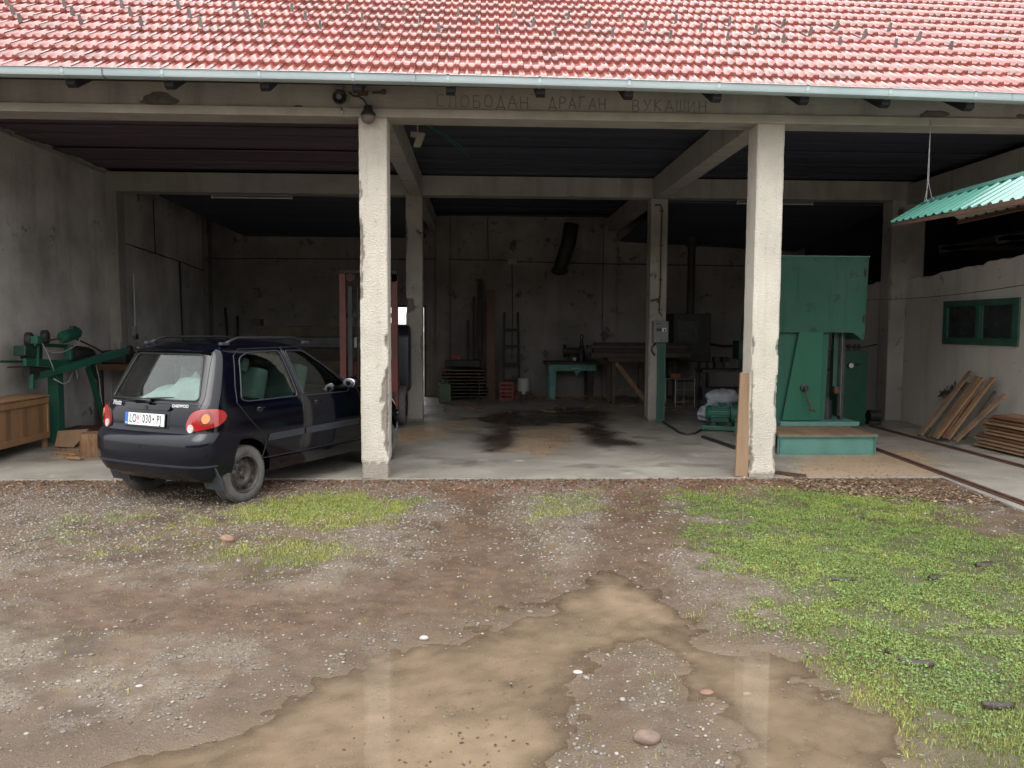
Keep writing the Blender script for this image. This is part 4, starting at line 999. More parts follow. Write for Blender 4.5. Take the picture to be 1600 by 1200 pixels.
for sd in (1, -1):
    cw.prism([(0, y, z) for y, z in W_rd], (.40*sd, 0, 0), (1.0*sd, 0, 0)); cw.prism([(0, y, z) for y, z in W_fd], (.40*sd, 0, 0), (1.0*sd, 0, 0))
cw2 = MB(); cw2.prism([(x, 0, z) for x, z in W_rg], (0, -.3, 0), (0, .56, 0)); cw2.prism([(x, 0, z) for x, z in W_ws], (0, 1.66, 0), (0, 3.0, 0))
RA, FA, WR = .585, 2.925, .275
ca = MB()
for sd in (1, -1):
    for ya in (RA, FA): ca.cyl((.50*sd, ya, WR-.045), (.95*sd, ya, WR-.045), .325, n=40)
me_body = evalbool(mbmesh(body_b), [mbmesh(inner), mbmesh(cw), mbmesh(cw2), mbmesh(ca)])
me_body.materials.clear(); me_body.materials.append(M['paint'])
me_body.polygons.foreach_set('use_smooth', [True]*len(me_body.polygons)); me_body.polygons.foreach_set('material_index', [0]*len(me_body.polygons)); me_body.set_sharp_from_angle(angle=R(32))
bd = bpy.data.objects.new('body', me_body); COL.objects.link(bd); bd.parent = car; MW['body'] = MW[car.name]
def L(b, name, m_, parent=car, **k): return b.build(name, m_, parent, local=True, **k)
# arch liners, underside
b = MB(); b.box(-.60, .60, .25, 3.25, .17, .30)
L(b, 'underbody', 'car_black', bevel=.02)
# bumper wrapped round the rear (perimeter coords)
bp_ = rounded([(-1.05,.24),(-1.05,.46),(-.96,.600),(-.80,.632),(.80,.632),(.96,.600),(1.05,.46),(1.05,.24)], .03)
bumper = L(patch(S_per, [(s_, z) for s_, z in rounded([(-.93,.255),(-1.0,.33),(-1.10,.56),(-1.16,.625),(-.9,.655),(.9,.655),(1.16,.625),(1.10,.56),(1.0,.33),(.93,.255)], .03)], .020, .03, .035), 'rear_bumper', 'bumper', smooth=35)
lip = patch(S_per, rounded([(-.80,.345),(-.80,.362),(.80,.362),(.80,.345)], .008), .028, .02)
L(lip, 'bumper_lip', 'trim', bumper, smooth=35)
ref = patch(S_rear, rounded([(-.10,.50),(-.10,.525),(.02,.525),(.02,.50)], .01), .024, .01); L(ref, 'badge', 'bumper', bumper)
frb = L(patch(lambda s_, z: Vector((S_front(s_, z))), rounded([(-.66,.24),(-.66,.58),(.66,.58),(.66,.24)], .05), .018, .03, .05), 'front_bumper', 'bumper', smooth=35)
# tailgate shut lines, drawn as thin black seams
def seam(S_, pts, name, r=.0035, parent=None, m_='car_black', mirror=False, n=8):
    for sg in ((1, -1) if mirror else (1,)):
        b = MB(); P = []
        for p, q in zip(pts[:-1], pts[1:]):
            for i in range(n): P.append(S_(p[0]+(q[0]-p[0])*i/n, p[1]+(q[1]-p[1])*i/n))
        P.append(S_(*pts[-1])); b.tube([Vector((v.x*sg, v.y, v.z)) for v in P], r, 5)
        L(b, name, m_, parent or bd)
tg = [(-.50,.655),(-.535,.74),(-.60,.90),(-.60,.96),(-.50,1.37),(-.35,1.395),(.35,1.395),(.50,1.37),(.60,.96),(.60,.90),(.535,.74),(.50,.655)]
seam(S_rear, tg, 'tailgate_seam', .006); seam(S_rear, [(-.60,.905),(.60,.905)], 'tailgate_seam', .006, n=16)
doors = []
rd_out = [(.80,.335),(.845,.48),(.80,.58),(.64,.73),(.50,.90),(.52,1.06),(.60,1.34),(.70,1.40),(1.28,1.405),(1.40,.90),(1.405,.335)]
seam(S_side, rd_out+[rd_out[0]], 'door_seam', .0052, mirror=True)
seam(S_side, [(1.415,.335),(2.38,.335),(2.43,.70),(2.36,.93),(2.10,1.12),(1.62,1.405),(1.29,1.405)], 'door_seam', .0052, mirror=True)
# glass
def S_sg(sg): return lambda y, z: Vector((S_side(y, z).x*sg, y, z))
for sg in (1, -1):
    L(patch(S_sg(sg), W_rd, -.004, .006), 'rear_door_glass', 'sideglass', smooth=30)
    L(patch(S_sg(sg), W_fd, -.004, .006), 'front_door_glass', 'sideglass', smooth=30)
rgl = L(patch(S_rear, W_rg, -.004, .006), 'rear_window', 'carglass', smooth=30)
L(patch(S_front, W_ws, -.004, .006), 'windscreen', 'carglass', smooth=30)
# rubber / chrome-ish window rims
def rim_(S_, poly, name, m_, r=.006, mirror=False):
    for sg in ((1, -1) if mirror else (1,)):
        b = MB(); b.tube([Vector((v.x*sg, v.y, v.z)) for v in (S_(*p) for p in poly)], r, 6, closed=True)
        L(b, name, m_, bd, smooth=True)
def dens(poly, k=4):
    out = []
    for i in range(len(poly)):
        a, c = poly[i], poly[(i+1) % len(poly)]; nn = max(1, int(math.dist(a, c)/.03))
        for j in range(nn): out.append((a[0]+(c[0]-a[0])*j/nn, a[1]+(c[1]-a[1])*j/nn))
    return out
rim_(S_rear, dens(W_rg), 'window_rubber', 'car_black', .009)
rim_(S_side, dens(W_rd), 'window_rubber', 'trim', .007, True); rim_(S_side, dens(W_fd), 'window_rubber', 'trim', .006, True)
for sg in (1, -1):   # door-frame strips on the B pillar
    for y0, y1 in ((1.265, 1.375), (1.30, 1.402)):
        b = MB(); b.tube([Vector(((S_side(y0+(y1-y0)*t, 1.375-.46*t).x+.004)*sg, y0+(y1-y0)*t, 1.375-.46*t)) for t in np.linspace(0, 1, 9)], .005, 5)
        L(b, 'pillar_trim', 'trim', bd, smooth=True)
# tail lamps
def tail(sg):
    f = (lambda s_, z: S_per((.495+(s_-.485)*.80)*sg, z))
    poly = [(.485,.672),(.49,.74),(.535,.822),(.62,.858),(.79,.864),(.91,.84),(.96,.80),(.945,.76),(.85,.712),(.67,.678),(.54,.660)]
    lamp = L(patch(f, rounded(poly, .04), .016, .03, .025), 'tail_lamp', 'lampred', smooth=40)
    circ = lambda cx, cz, r, n=20: [(cx+r*math.cos(2*PI*i/n), cz+r*math.sin(2*PI*i/n)) for i in range(n)]
    L(patch(f, circ(.71, .778, .042), .023, .02, .02), 'turn_signal', 'lampamber', lamp, smooth=40)
    L(patch(f, circ(.71, .778, .074), .019, .02, .03), 'brake_lamp', 'brakered', lamp, smooth=40)
    L(patch(f, circ(.548, .690, .038), .023, .02, .02), 'reversing_lamp', 'lampwhite', lamp, smooth=40)
    b = MB(); b.tube([f(*p)*1.0 for p in dens(rounded(poly, .04))], .007, 5, closed=True); L(b, 'lamp_rubber', 'car_black', lamp, smooth=True)
tail(1); tail(-1)
# spoiler lip above the rear glass
b = MB(); rows = []
for x in np.linspace(-.50, .50, 21):
    u = abs(x)/.50; k = 1-u**4*.55; y0 = .295+.07*u**2; y1 = .44+.05*u**2; z1 = float(np.interp(y1, [.40,.50,.66], [1.425,1.45,1.468]))-.035*u**3
    z0 = 1.398-.020*u**2
    rows.append([(x, y1+.08, z1+.004), (x, y1, z1+.006), (x, y0+.02, z0+.012), (x, y0, z0+.002), (x, y0+.015, z0-.012), (x, y1-.05, z0-.020)])
b.grid(rows); L(b, 'rear_spoiler', 'paint', smooth=50)
# roof rails
for sg in (1, -1):
    b = MB(); P = []
    for t in np.linspace(0, 1, 17):
        y = .56+1.16*t; x = (.50-.02*math.sin(t*PI)*-1-.03*t)*sg; P.append((x, y, 1.448+.058*min(1, math.sin(t*PI)*2.4)**1.0-.008*(t-.5)))
    b.tube(P, .013, 8)
    rr_ = L(b, 'roof_rail', 'car_black', smooth=True)
    for y, z in ((.555, 1.452), (1.72, 1.450)):
        bb = MB(); bb.obox((.50*sg-.0*sg, y, z), (.045, .10, .03)); L(bb, 'rail_foot', 'trim', rr_, bevel=.008)
b = MB(); b.tube([(0, 1.55, 1.48), (0, 1.40, 1.62), (0, 1.20, 1.80)], .004, 5); 
# hatch handle bar, wiper, badges, plate
b = MB(); pts_ = [(-.30,.857),(-.29,.880),(.29,.880),(.30,.857),(.27,.838),(-.27,.838)]
L(patch(S_rear, rounded(pts_, .01), .022, .03, .05), 'tailgate_handle', 'paint', smooth=30)
L(patch(S_rear, [(-.285,.672),(-.285,.835),(.285,.835),(.285,.672)], .002, .004, .05), 'plate_recess', 'bumper')
b = MB(); c0 = S_rear(-.02, .925)+Vector((0, -.03, .0))
def rg(x, z, o=.02): v = S_rear(x, z); return Vector((v.x, v.y-o, v.z+o*.4))
b.cyl(rg(.02, .905, .0), rg(.02, .915, .045), .022, n=12); b.tube([rg(.02, .915, .04), rg(-.12, .917, .035), rg(-.22, .905, .028)], [.012, .009, .006], 6)
b.tube([rg(-.30, .912, .02), rg(-.08, .928, .024), rg(.18, .948, .022), rg(.30, .955, .016)], [.006, .010, .009, .005], 6)
L(b, 'rear_wiper', 'car_black', smooth=True)
# number plate with its writing
def text(s_, size, m_, parent, loc, rot, name='lettering', sx=1., ext=.0012, bold=.0, align='CENTER', space=1.):
    cu = bpy.data.curves.new(name, 'FONT'); cu.body = s_; cu.size = size; cu.align_x = align; cu.align_y = 'CENTER'; cu.extrude = ext; cu.offset = bold; cu.resolution_u = 3; cu.space_character = space
    t = bpy.data.objects.new('tmp', cu); COL.objects.link(t); bpy.context.view_layer.update()
    me = bpy.data.meshes.new_from_object(t.evaluated_get(bpy.context.evaluated_depsgraph_get())); bpy.data.objects.remove(t)
    me.transform(Matrix.Diagonal((sx, 1, 1, 1))); me.materials.clear(); me.materials.append(M[m_])
    o = bpy.data.objects.new(name, me); COL.objects.link(o); o.parent = parent; o.location = loc; o.rotation_euler = rot; return o
pl_c = S_rear(-.01, .752)+Vector((0, -.010, 0)); tiltp = R(90-6)
# plate frame: empty-less part placed in car coordinates; plate plane local x right, y up
plm = MB(); Pm = Matrix.Translation(pl_c) @ Matrix.Rotation(tiltp, 4, 'X')
def pbox(b, x0, x1, y0, y1, z0, z1): b.add([Pm@Vector(p) for p in ((x0,y0,z0),(x1,y0,z0),(x1,y1,z0),(x0,y1,z0),(x0,y0,z1),(x1,y0,z1),(x1,y1,z1),(x0,y1,z1))], [(0,3,2,1),(4,5,6,7),(0,1,5,4),(1,2,6,5),(2,3,7,6),(3,0,4,7)])
b = MB(); pbox(b, -.262, .262, -.070, .060, -.008, .0); fr_ = L(b, 'plate_holder', 'car_black', bevel=.003)
b = MB(); pbox(b, -.257, .257, -.055, .056, .0005, .004); plate = L(b, 'license_plate', 'plate_w')
b = MB(); pbox(b, -.2565, -.214, -.0545, .0555, .0042, .0052); L(b, 'blue_band', 'plate_b', plate)
def ptxt(s_, x, y, size, m_='plate_k', sx=.60, bold=.0006, ext=.0008):
    p = Pm@Vector((x, y, .006)); return text(s_, size, m_, plate, p, (tiltp, 0, 0), sx=sx, bold=bold, ext=ext, space=1.18)
ptxt('LO', -.150, .001, .112); ptxt('030', .032, .001, .112); ptxt('·', .118, .002, .11, sx=1.2, bold=.004); ptxt('PJ', .190, .001, .112)
ptxt('SRB', -.235, -.040, .018, 'plate_w', 1, .0); ptxt('LO', -.083, -.036, .020, 'plate_k', 1, .0)
# arms shield on the plate: small red-and-white emblem
b = MB()
for x, y, w_, h_ in ((-.096, .014, .008, .034), (-.070, .014, .008, .034), (-.083, .034, .026, .006), (-.083, .012, .010, .024), (-.083, -.010, .022, .007)): pbox(b, x-w_/2, x+w_/2, y-h_/2, y+h_/2, .0044, .0054)
L(b, 'plate_emblem', 'plate_r', plate)
ng = S_rear(-.45, .885)
text('Matiz', .064, 'chrome', bd, S_rear(-.415, .886)+Vector((0, -.020, .004)), (R(78), 0, R(-6)), name='badge_lettering', sx=.95, bold=.0018, ext=.003)
text('DAEWOO', .040, 'chrome', bd, S_rear(.40, .888)+Vector((0, -.008, 0)), (R(78), 0, R(7)), name='badge_lettering', sx=1.0, bold=.0012, ext=.003)
b = MB(); b.cyl(S_rear(0, .86)+Vector((0, -.020, 0)), S_rear(0, .86)+Vector((0, -.030, .0)), .022, n=18); L(b, 'emblem', 'trim')
# side mouldings, handles, mirrors, sills
for sg in (1, -1):
    f = (lambda y, z, g=sg: Vector((S_side(y, z).x*g, y, z)))
    L(patch(f, rounded([(.87,.50),(.90,.565),(1.385,.572),(1.385,.505)], .012), .014, .02, .05), 'side_moulding', 'trim', smooth=30)
    L(patch(f, rounded([(1.425,.505),(1.425,.572),(2.36,.575),(2.33,.51)], .012), .014, .02, .05), 'side_moulding', 'trim', smooth=30)
    L(patch(f, [(.93,.20),(.90,.315),(2.58,.315),(2.56,.20)], .012, .03, .08), 'sill', 'paint', smooth=30)
    for y in (.78, 1.62):
        hb = MB(); x = S_side(y, .82).x
        hb.sphere(((x-.002)*sg, y, .815), .045, 16, 10, (.16, 1.05, .62))
        hd = L(hb, 'door_handle', 'car_black', smooth=True)
        g2 = MB(); g2.tube([((x+.012)*sg, y-.05, .83), ((x+.026)*sg, y, .835), ((x+.014)*sg, y+.05, .83)], .008, 6); L(g2, 'grip', 'paint', hd, smooth=True)
    mb = MB(); mx_ = S_side(2.10, .96).x
    mb.sphere(((mx_+.13)*sg, 2.10, 1.00), .11, 18, 12, (.95, .55, .62)); mr = L(mb, 'door_mirror', 'paint', smooth=True)
    mb = MB(); mb.sphere(((mx_+.13)*sg, 2.052, 1.0), .085, 18, 10, (1, .10, .64)); L(mb, 'mirror_glass', 'chrome', mr, smooth=True)
    mb = MB(); mb.bar(((mx_-.02)*sg, 2.12, .955), ((mx_+.08)*sg, 2.11, .975), .05, .04); L(mb, 'mirror_arm', 'car_black', mr, bevel=.008)
    # mud flap behind the rear wheel
    fb = MB(); fb.prism([(.50*sg, .30, .10), (.74*sg, .29, .10), (.745*sg, .245, .22), (.735*sg, .19, .33), (.50*sg, .20, .33)], (0, -.008, 0), (0, .008, 0)); L(fb, 'mud_flap', 'flap', bevel=.005)
# wheels
def wheel(x, y, sg, steer=0):
    c = Vector((x, y, WR)); ax = (sg, 0, 0)
    b = MB(); b.lathe(c, ax, [(.172,-.075),(.20,-.082),(.245,-.085),(.262,-.078),(.272,-.066),(.275,-.050),(.268,-.049),(.268,-.044),(.275,-.043),(.276,-.015),(.268,-.014),(.268,-.008),(.276,-.007),(.276,.02),(.268,.021),(.268,.027),(.275,.028),(.274,.050),(.270,.062),(.262,.074),(.245,.082),(.215,.084),(.190,.078),(.176,.070)], 56)
    # tread blocks
    for i in range(56):
        a = 2*PI*i/56
        for h0 in (.052, -.052): 
            p = c+Vector((sg*(h0), math.cos(a)*.272, math.sin(a)*.272)); b.obox(p, (.030, .011, .010), Matrix.Rotation(a, 3, 'X'))
    w_ = L(b, 'wheel', 'rubber', smooth=40)
    b = MB(); b.lathe(c, ax, [(.178,.074),(.180,.079),(.172,.081),(.166,.076),(.162,.055),(.160,.030),(.150,.022),(.135,.030),(.118,.046),(.095,.050),(.072,.046),(.058,.030),(.048,.028),(.036,.030),(.032,.048),(.026,.054),(.001,.055)], 48)
    b.cur = 1
    for i in range(10):
        a = 2*PI*i/10
        p = c+Vector((sg*.0435, math.cos(a)*.127, math.sin(a)*.127)); b.lathe(p, Vector((sg, 0, 0)), [(.023, -.006), (.023, .004), (.001, .006)], 12)
    b.cur = 2
    for i in range(4):
        a = 2*PI*i/4+.4; p = c+Vector((sg*.028, math.cos(a)*.050, math.sin(a)*.050)); b.cyl(p, p+Vector((sg*.018, 0, 0)), .009, n=6)
    L(b, 'rim', ['rim', 'black', 'rust'], w_, smooth=40)
    bk = MB(); bk.lathe(c, ax, [(.001, -.06), (.17, -.06), (.178, -.07)], 32); L(bk, 'wheel_back', 'black', w_)
for sg in (1, -1):
    wheel(.63*sg, RA, sg); wheel(.63*sg, FA, sg)
# interior: seats, parcel shelf with bags, steering wheel
for x in (-.32, .32):
    b = MB(); b.obox((x, .98, .93), (.46, .14, .55), (R(-14), 0, 0)); b.obox((x, .92, 1.235), (.22, .09, .15), (R(-14), 0, 0)); L(b, 'rear_seat', 'seat_l', bevel=.04)
    b = MB(); b.obox((x, 1.58, .92), (.44, .15, .60), (R(-16), 0, 0)); b.obox((x, 1.49, 1.28), (.22, .09, .15), (R(-14), 0, 0)); L(b, 'front_seat', 'seat_l', bevel=.04)
b = MB(); b.obox((0, .60, .90), (1.18, .62, .02)); shf = L(b, 'parcel_shelf', 'car_black')
b = MB()
rows = []
for i in range(13):
    rows.append([(-.44+.90*j/15, .34+.36*i/12, .915+(.10+.22*(j/15)**1.5)*math.sin(PI*i/12)**.6*math.sin(PI*j/15)**.45*(1+.5*noise.noise(Vector((i*.5, j*.45, 1))))) for j in range(16)])
b.grid(rows); L(b, 'bag_and_sheen', 'seat_l', shf, smooth=True)  # heaped pale bag, also standing in for sheen on the rear glass
b = MB(); b.tube([(-.32+.17*math.cos(t), 2.02-.06*math.sin(t), .98+.16*math.sin(t)) for t in np.linspace(0, 2*PI, 20)[:-1]], .014, 6, closed=True); L(b, 'steering_wheel', 'car_black', smooth=True)
b = MB(); b.obox((0, 2.25, .87), (1.15, .5, .12)); L(b, 'dashboard', 'car_black', bevel=.03)
b = MB(); b.sphere((0, .53, .945), .07, 14, 8, (1, .6, .35)); L(b, 'brake_light', 'lampred', smooth=True)
# headlamps and grille (seen only from other sides)
for sg in (1, -1):
    L(patch(lambda x, z, g=sg: S_front(x*g, z), rounded([(.42,.60),(.40,.74),(.52,.78),(.62,.74),(.62,.62)], .05), .012, .03), 'headlamp', 'lampwhite', smooth=30)
L(patch(S_front, rounded([(-.25,.62),(-.25,.70),(.25,.70),(.25,.62)], .02), .008, .02), 'grille', 'car_black')

# the body rides high on its springs
for o in list(car.children):
    if not o.name.startswith('wheel'): o.location.z += .065
# ================================================================== things in and around the shed
def pr2(u0, v0, u1, v1, Y):
    a = at(u0, v1, 'Y', Y); b_ = at(u1, v0, 'Y', Y); return a.x, b_.x, a.z, b_.z
def P(u, v, Y): return at(u, v, 'Y', Y)
# ---- tall green band saw
T = thing('band_saw', 'tall green sheet-metal band saw with a hand crank right of the right column', 'band saw', (4.7, 11.3, .27))
hx0, hx1, hz0, hz1 = 3.95, 5.515, 1.60, 2.67
b = MB(); b.prism([(hx0, 11.10, hz0), (hx0, 11.10, hz1), (hx1, 11.10, hz1), (hx1-.03, 11.10, 1.50), (hx1-.06, 11.10, 1.50), (hx1-.20, 11.10, hz0)], (0, 0, 0), (0, .62, 0))
hd = b.build('housing', 'green_head', T, bevel=.006)
b = MB(); b.box(hx0-.005, hx1+.005, 11.09, 11.73, hz1, hz1+.012); b.build('top_sheet', 'green_pale', hd)
for z, x in ((2.2, hx1-.005),): MB().box(x, x+.05, 11.3, 11.36, z-.01, z+.01).build('latch', 'steel_dark', hd)
for z in (1.80, 2.45): MB().cyl((hx1-.05, 11.085, z-.05), (hx1-.05, 11.085, z+.05), .012, n=8).build('hinge', 'steel_dark', hd)
for x, z in ((4.42, 2.62), (4.75, 2.62), (5.1, 2.62), (5.46, 2.62), (5.47, 2.1), (4.42, 1.65), (4.75, 1.65), (5.1, 1.65), (5.47, 1.56)): MB().cyl((x, 11.10, z), (x, 11.088, z), .010, n=6).build('bolt', 'steel_dark', hd)
b = MB(); b.prism([(4.02, 11.16, .33), (4.02, 11.16, 1.60), (5.0, 11.16, 1.60), (4.97, 11.16, .33)], (0, 0, 0), (0, .5, 0)); b.build('frame', 'green_head', T, bevel=.006)
b = MB(); dp = [P(1249, 519, 11.1), P(1287, 519, 11.1), P(1281, 657, 11.1), P(1222, 657, 11.1)]
dp = [Vector((p.x, 11.10, p.z)) for p in dp]; b.prism(dp, (0, 0, 0), (0, .055, 0)); dr = b.build('door', 'green_door', T, bevel=.005)
b = MB(); q = [p+Vector((0, .020, 0)) for p in dp]; b.tube([q[3], q[0], q[1]], .009, 5); b.tube([q[1], q[2]], .006, 5); b.build('door_gap', 'black', dr)
c = P(1257, 606, 11.08); c.y = 11.09; b = MB()
b.lathe(c, (0, -1, 0), [(.055, -.01), (.055, .02), (.03, .028), (.024, .05), (.001, .052)], 20)
crk = b.build('crank_hub', 'steel_dark', T, smooth=35)
b = MB(); p1 = P(1262, 622, 11.0); p2 = P(1267, 635, 11.0); p3 = P(1266, 641, 10.98)
b.tube([(c.x, 11.04, c.z), (p1.x, 11.02, p1.z), (p2.x, 11.02, p2.z), (p3.x, 11.0, p3.z), (p3.x+.03, 10.94, p3.z)], [.013, .012, .012, .013, .013], 8)
b.sphere((p3.x+.03, 10.92, p3.z), .022, 10, 8); b.build('crank_arm', 'rust', crk, smooth=True)
b = MB(); b.box(4.28, 5.42, 11.02, 11.95, .272, .335); b.build('foot', 'green_pale', T, bevel=.006)
b = MB(); b.box(5.13, 5.20, 11.28, 11.36, .82, hz0); b.build('guide_post', 'green_dk', T, bevel=.004)
b = MB(); b.box(5.26, 5.31, 11.3, 11.38, .335, hz0); b.build('guide_post', 'steel_dark', T, bevel=.004)
b = MB(); b.box(5.15, 5.22, 11.25, 11.33, .72, .82); b.build('guide_block', 'rust', T, bevel=.006)
b = MB(); b.box(5.215, 5.218, 11.20, 11.30, .40, hz0); b.build('saw_blade', 'steel', T)
b = MB(); b.cyl((5.09, 11.40, .34), (5.09, 11.40, .62), .09, n=20); b.cyl((5.09, 11.4, .62), (5.09, 11.4, .66), .06, n=16); b.build('lower_guard', 'steel_dark', T, smooth=35)
b = MB(); b.cyl((4.95, 11.46, 1.05), (5.4, 11.46, 1.05), .015, n=8); b.box(5.06, 5.10, 11.40, 11.47, 1.0, 1.35); b.cyl((5.08, 11.4, 1.38), (5.08, 11.36, 1.38), .035, n=12); b.build('guide_rod', 'steel_dark', T)
# carriage platform the saw stands on
T = thing('platform', 'low plank-topped platform on a pale green steel beam under the band saw', 'platform', (4.6, 10.5, 0))
def ibeam(y, name='beam'):
    b = MB(); x0, x1 = 3.93, 5.25; b.box(x0, x1, y, y+.012, .013, .232); b.box(x0, x1, y-.035, y+.05, 0.001, .013); b.box(x0, x1, y-.035, y+.05, .232, .245)
    b.box(x1-.03, x1-.022, y-.03, y, .014, .231); b.box(x0+.022, x0+.03, y-.03, y, .014, .231)
    return b.build(name, 'green_pale', T, bevel=.002)
ibeam(10.20, 'front_beam'); ibeam(11.95, 'rear_beam')
for k in range(9):
    y0 = 10.165+k*.2; MB().box(3.92, 5.26-.02*(k % 2), y0, y0+.19, .247, .270).build('plank', 'wood_bd', T, bevel=.003)
# ---- green control cabinet behind the saw
x0, x1, z0, z1 = pr2(1312, 548, 1356, 654, 13.3)
T = thing('control_cabinet', 'dark green steel cabinet with a round gauge in the shade behind the band saw', 'cabinet', (x0, 13.3, 0))
MB().box(x0, x1, 13.3, 13.75, .02, z1).build('body', 'green_box', T, bevel=.01)
b = MB(); gp = P(1329, 571, 13.28); b.cyl((gp.x, 13.30, gp.z), (gp.x, 13.255, gp.z), .05, n=20); gg = b.build('gauge', 'steel_dark', T)
b = MB(); b.cyl((gp.x, 13.254, gp.z), (gp.x, 13.25, gp.z), .042, n=20); b.build('dial', 'white', gg)
b = MB(); gp = P(1341, 570, 13.3); b.box(gp.x-.04, gp.x+.03, 13.27, 13.30, gp.z-.02, gp.z+.03); b.build('switch', 'steel_dark', T)
b = MB()
for u in (1322, 1328, 1338, 1345): q = P(u, 545, 13.4); b.cyl((q.x, 13.45, z1), (q.x, 13.45, z1+.07), .018, n=8); b.sphere((q.x, 13.45, z1+.08), .03, 8, 6)
b.tube([(x0-.2, 13.5, z1+.05), (x0+.1, 13.5, z1+.07), (x1-.05, 13.5, z1+.04), (x1+.3, 13.6, z1+.10)], .014, 6); b.build('fittings', 'steel_dark', T)
# small motor on the floor right of it
q = P(1364, 640, 13.4)
T = thing('pump', 'small grey pump on the floor beside the green cabinet', 'pump', (q.x, 13.4, 0))
MB().cyl((q.x-.08, 13.4, .16), (q.x+.12, 13.4, .16), .10, n=16).build('barrel', 'steel_dark', T, smooth=35)
MB().box(q.x-.1, q.x+.12, 13.32, 13.5, .01, .07).build('foot', 'iron_black', T)
# ---- heap of leaning offcuts at the right wall
def plank(name, a, c, w, th, m, label, cat, group, roll=(0, 0, 1)):
    b = MB(); b.bar(a, c, w, th, up=roll); return tag(b.build(name, m, bevel=.002), label, cat, group)
offc = [ # base px, top px, width
 ((1437,681),(1517,580),.10,'longest brown board, leftmost of the boards leaning at the right wall','wood_bd'),
 ((1447,684),(1512,598),.06,'narrow grey-brown board just right of the longest leaning board','wood_old'),
 ((1455,686),(1528,588),.10,'pale brown board third from the left in the leaning heap','wood_bd'),
 ((1462,688),(1535,590),.08,'dark brown board behind the crossing boards of the leaning heap','wood_mid'),
 ((1466,687),(1548,598),.09,'light board crossing over the others in the leaning heap','wood_bd'),
 ((1476,690),(1552,590),.09,'board with a pale edge reaching the upper right of the leaning heap','wood_mid'),
 ((1492,694),(1570,616),.10,'lone board slanting furthest right, above the stacked slabs','wood_bd'),
 ((1470,689),(1533,596),.07,'dark board in the middle of the leaning heap, half covered','wood_red'),
 ((1500,692),(1555,612),.05,'thin strip between the crossing boards and the slanting board on the right','wood_old')]
for i, (bp0, tp0, w_, lab, m_) in enumerate(offc):
    a = at(bp0[0], bp0[1], 'Z', .02); dep = a.y
    c = at(tp0[0], tp0[1], 'X', 7.50-.045*(i % 4))
    a.z = .03+.006*i; a.x += .02*(i % 3)
    plank('offcut', a, c, w_, .030, m_, lab, 'board', 'boards leaning at the right wall', roll=(-1, 0, .5))
b = MB()
for k in range(60):
    t = random.random(); q = at(1472+24*t+random.uniform(-5, 5), 618-14*t+random.uniform(-4, 5), 'X', 7.54); b.bar(q, q+Vector((random.uniform(-.03, .03), random.uniform(-.07, .07), random.uniform(-.03, .06))), .02, .012)
tag(b.build('dry_twigs', 'wood_dark'), 'tuft of dark dry twigs behind the top of the leaning boards', 'twigs', kind='stuff')
# ---- stack of long slabs by the right wall, one object per slab
random.seed(21)
slabz = .03
names_ = ['bottom', 'second lowest', 'third lowest', 'fourth lowest', 'fifth lowest', 'fifth highest', 'fourth highest', 'third highest', 'second highest', 'topmost']
for r_ in range(10):
    th = .045; nb = 3
    z = .03+r_*th
    for k in range(nb):
        x = 7.60-.13-k*.19-.03*random.random()+(.012*r_); x = min(x, 7.50)
        y1_ = 10.95+random.uniform(-.16, .12)-.02*r_; y0_ = 7.7
        b = MB(); n_ = 16; rows = []
        w_ = .085+.01*random.random()
        for i in range(n_+1):
            y = y0_+(y1_-y0_)*i/n_; wob = .010*noise.noise(Vector((y*1.5, r_*3, k*5)))
            rows.append([(x-w_+wob, y, z+.002), (x-w_*.85+wob, y, z+th*.55+wob*.4), (x-w_*.4, y, z+th*.92+wob*.5), (x+w_*.4, y, z+th*.92), (x+w_*.85, y, z+th*.55), (x+w_+wob, y, z+.002)])
        b.grid(rows); b.add([q for r2 in rows for q in (r2[0], r2[-1])], [(2*i, 2*i+2, 2*i+3, 2*i+1) for i in range(n_)])
        b.add(rows[-1], [[0,1,2,3,4,5]]); b.add(rows[0], [[5,4,3,2,1,0]])
        side = ['wall-side row', 'middle row', 'outer row'][k]
        tag(b.build('rough_timber', random.choice(['wood_red', 'wood_red', 'wood_mid', 'wood_bd']), smooth=30), 'rough brown timber, %s layer, %s of the low stack at the right edge' % (names_[r_], side), 'slab', 'slabs stacked by the right wall')
# ---- green corrugated canopy hanging at the upper right
T = thing('hanging_canopy', 'wet green corrugated sheet canopy hanging at the upper right corner', 'canopy', (4.9, 8.55, 3.05))
A2 = Vector((4.90, 8.65, 3.05)); n_r = 30
sl = Vector((-.41, 0, -.24)).normalized()
def sheet(sign, name):
    rows = []; nY = 22*8
    for i in range(nY+1):
        y = 8.60-3.6*i/nY; t = i/nY*3.6
        wdt = .475+(.10*t)*(sign < 0)+.0
        if sign > 0: wdt = .40
        ph = (i % 8)/8
        h_ = .016*max(0, math.cos(2*PI*ph))**.7 if math.cos(2*PI*ph) > 0 else 0
        nrm = Vector((-sl.z*-1*sign*-1, 0, abs(sl.x))).normalized()
        row = []
        for k in range(6):
            s_ = wdt*k/5; d = Vector((sl.x*(1 if sign < 0 else -1), 0, sl.z)); p = Vector((A2.x, y, A2.z))+d*s_
            row.append(p+Vector((0, 0, h_*1.3)))
        rows.append(row)
    b = MB(); b.grid(rows); low = [[p-Vector((0, 0, .004)) for p in r_] for r_ in rows]; b.grid([r_[::-1] for r_ in low])
    return b.build(name, 'green_roof' if sign < 0 else 'sheet_under', T, smooth=40, fix=False)
sheet(-1, 'corrugated_sheet'); sheet(1, 'corrugated_sheet')
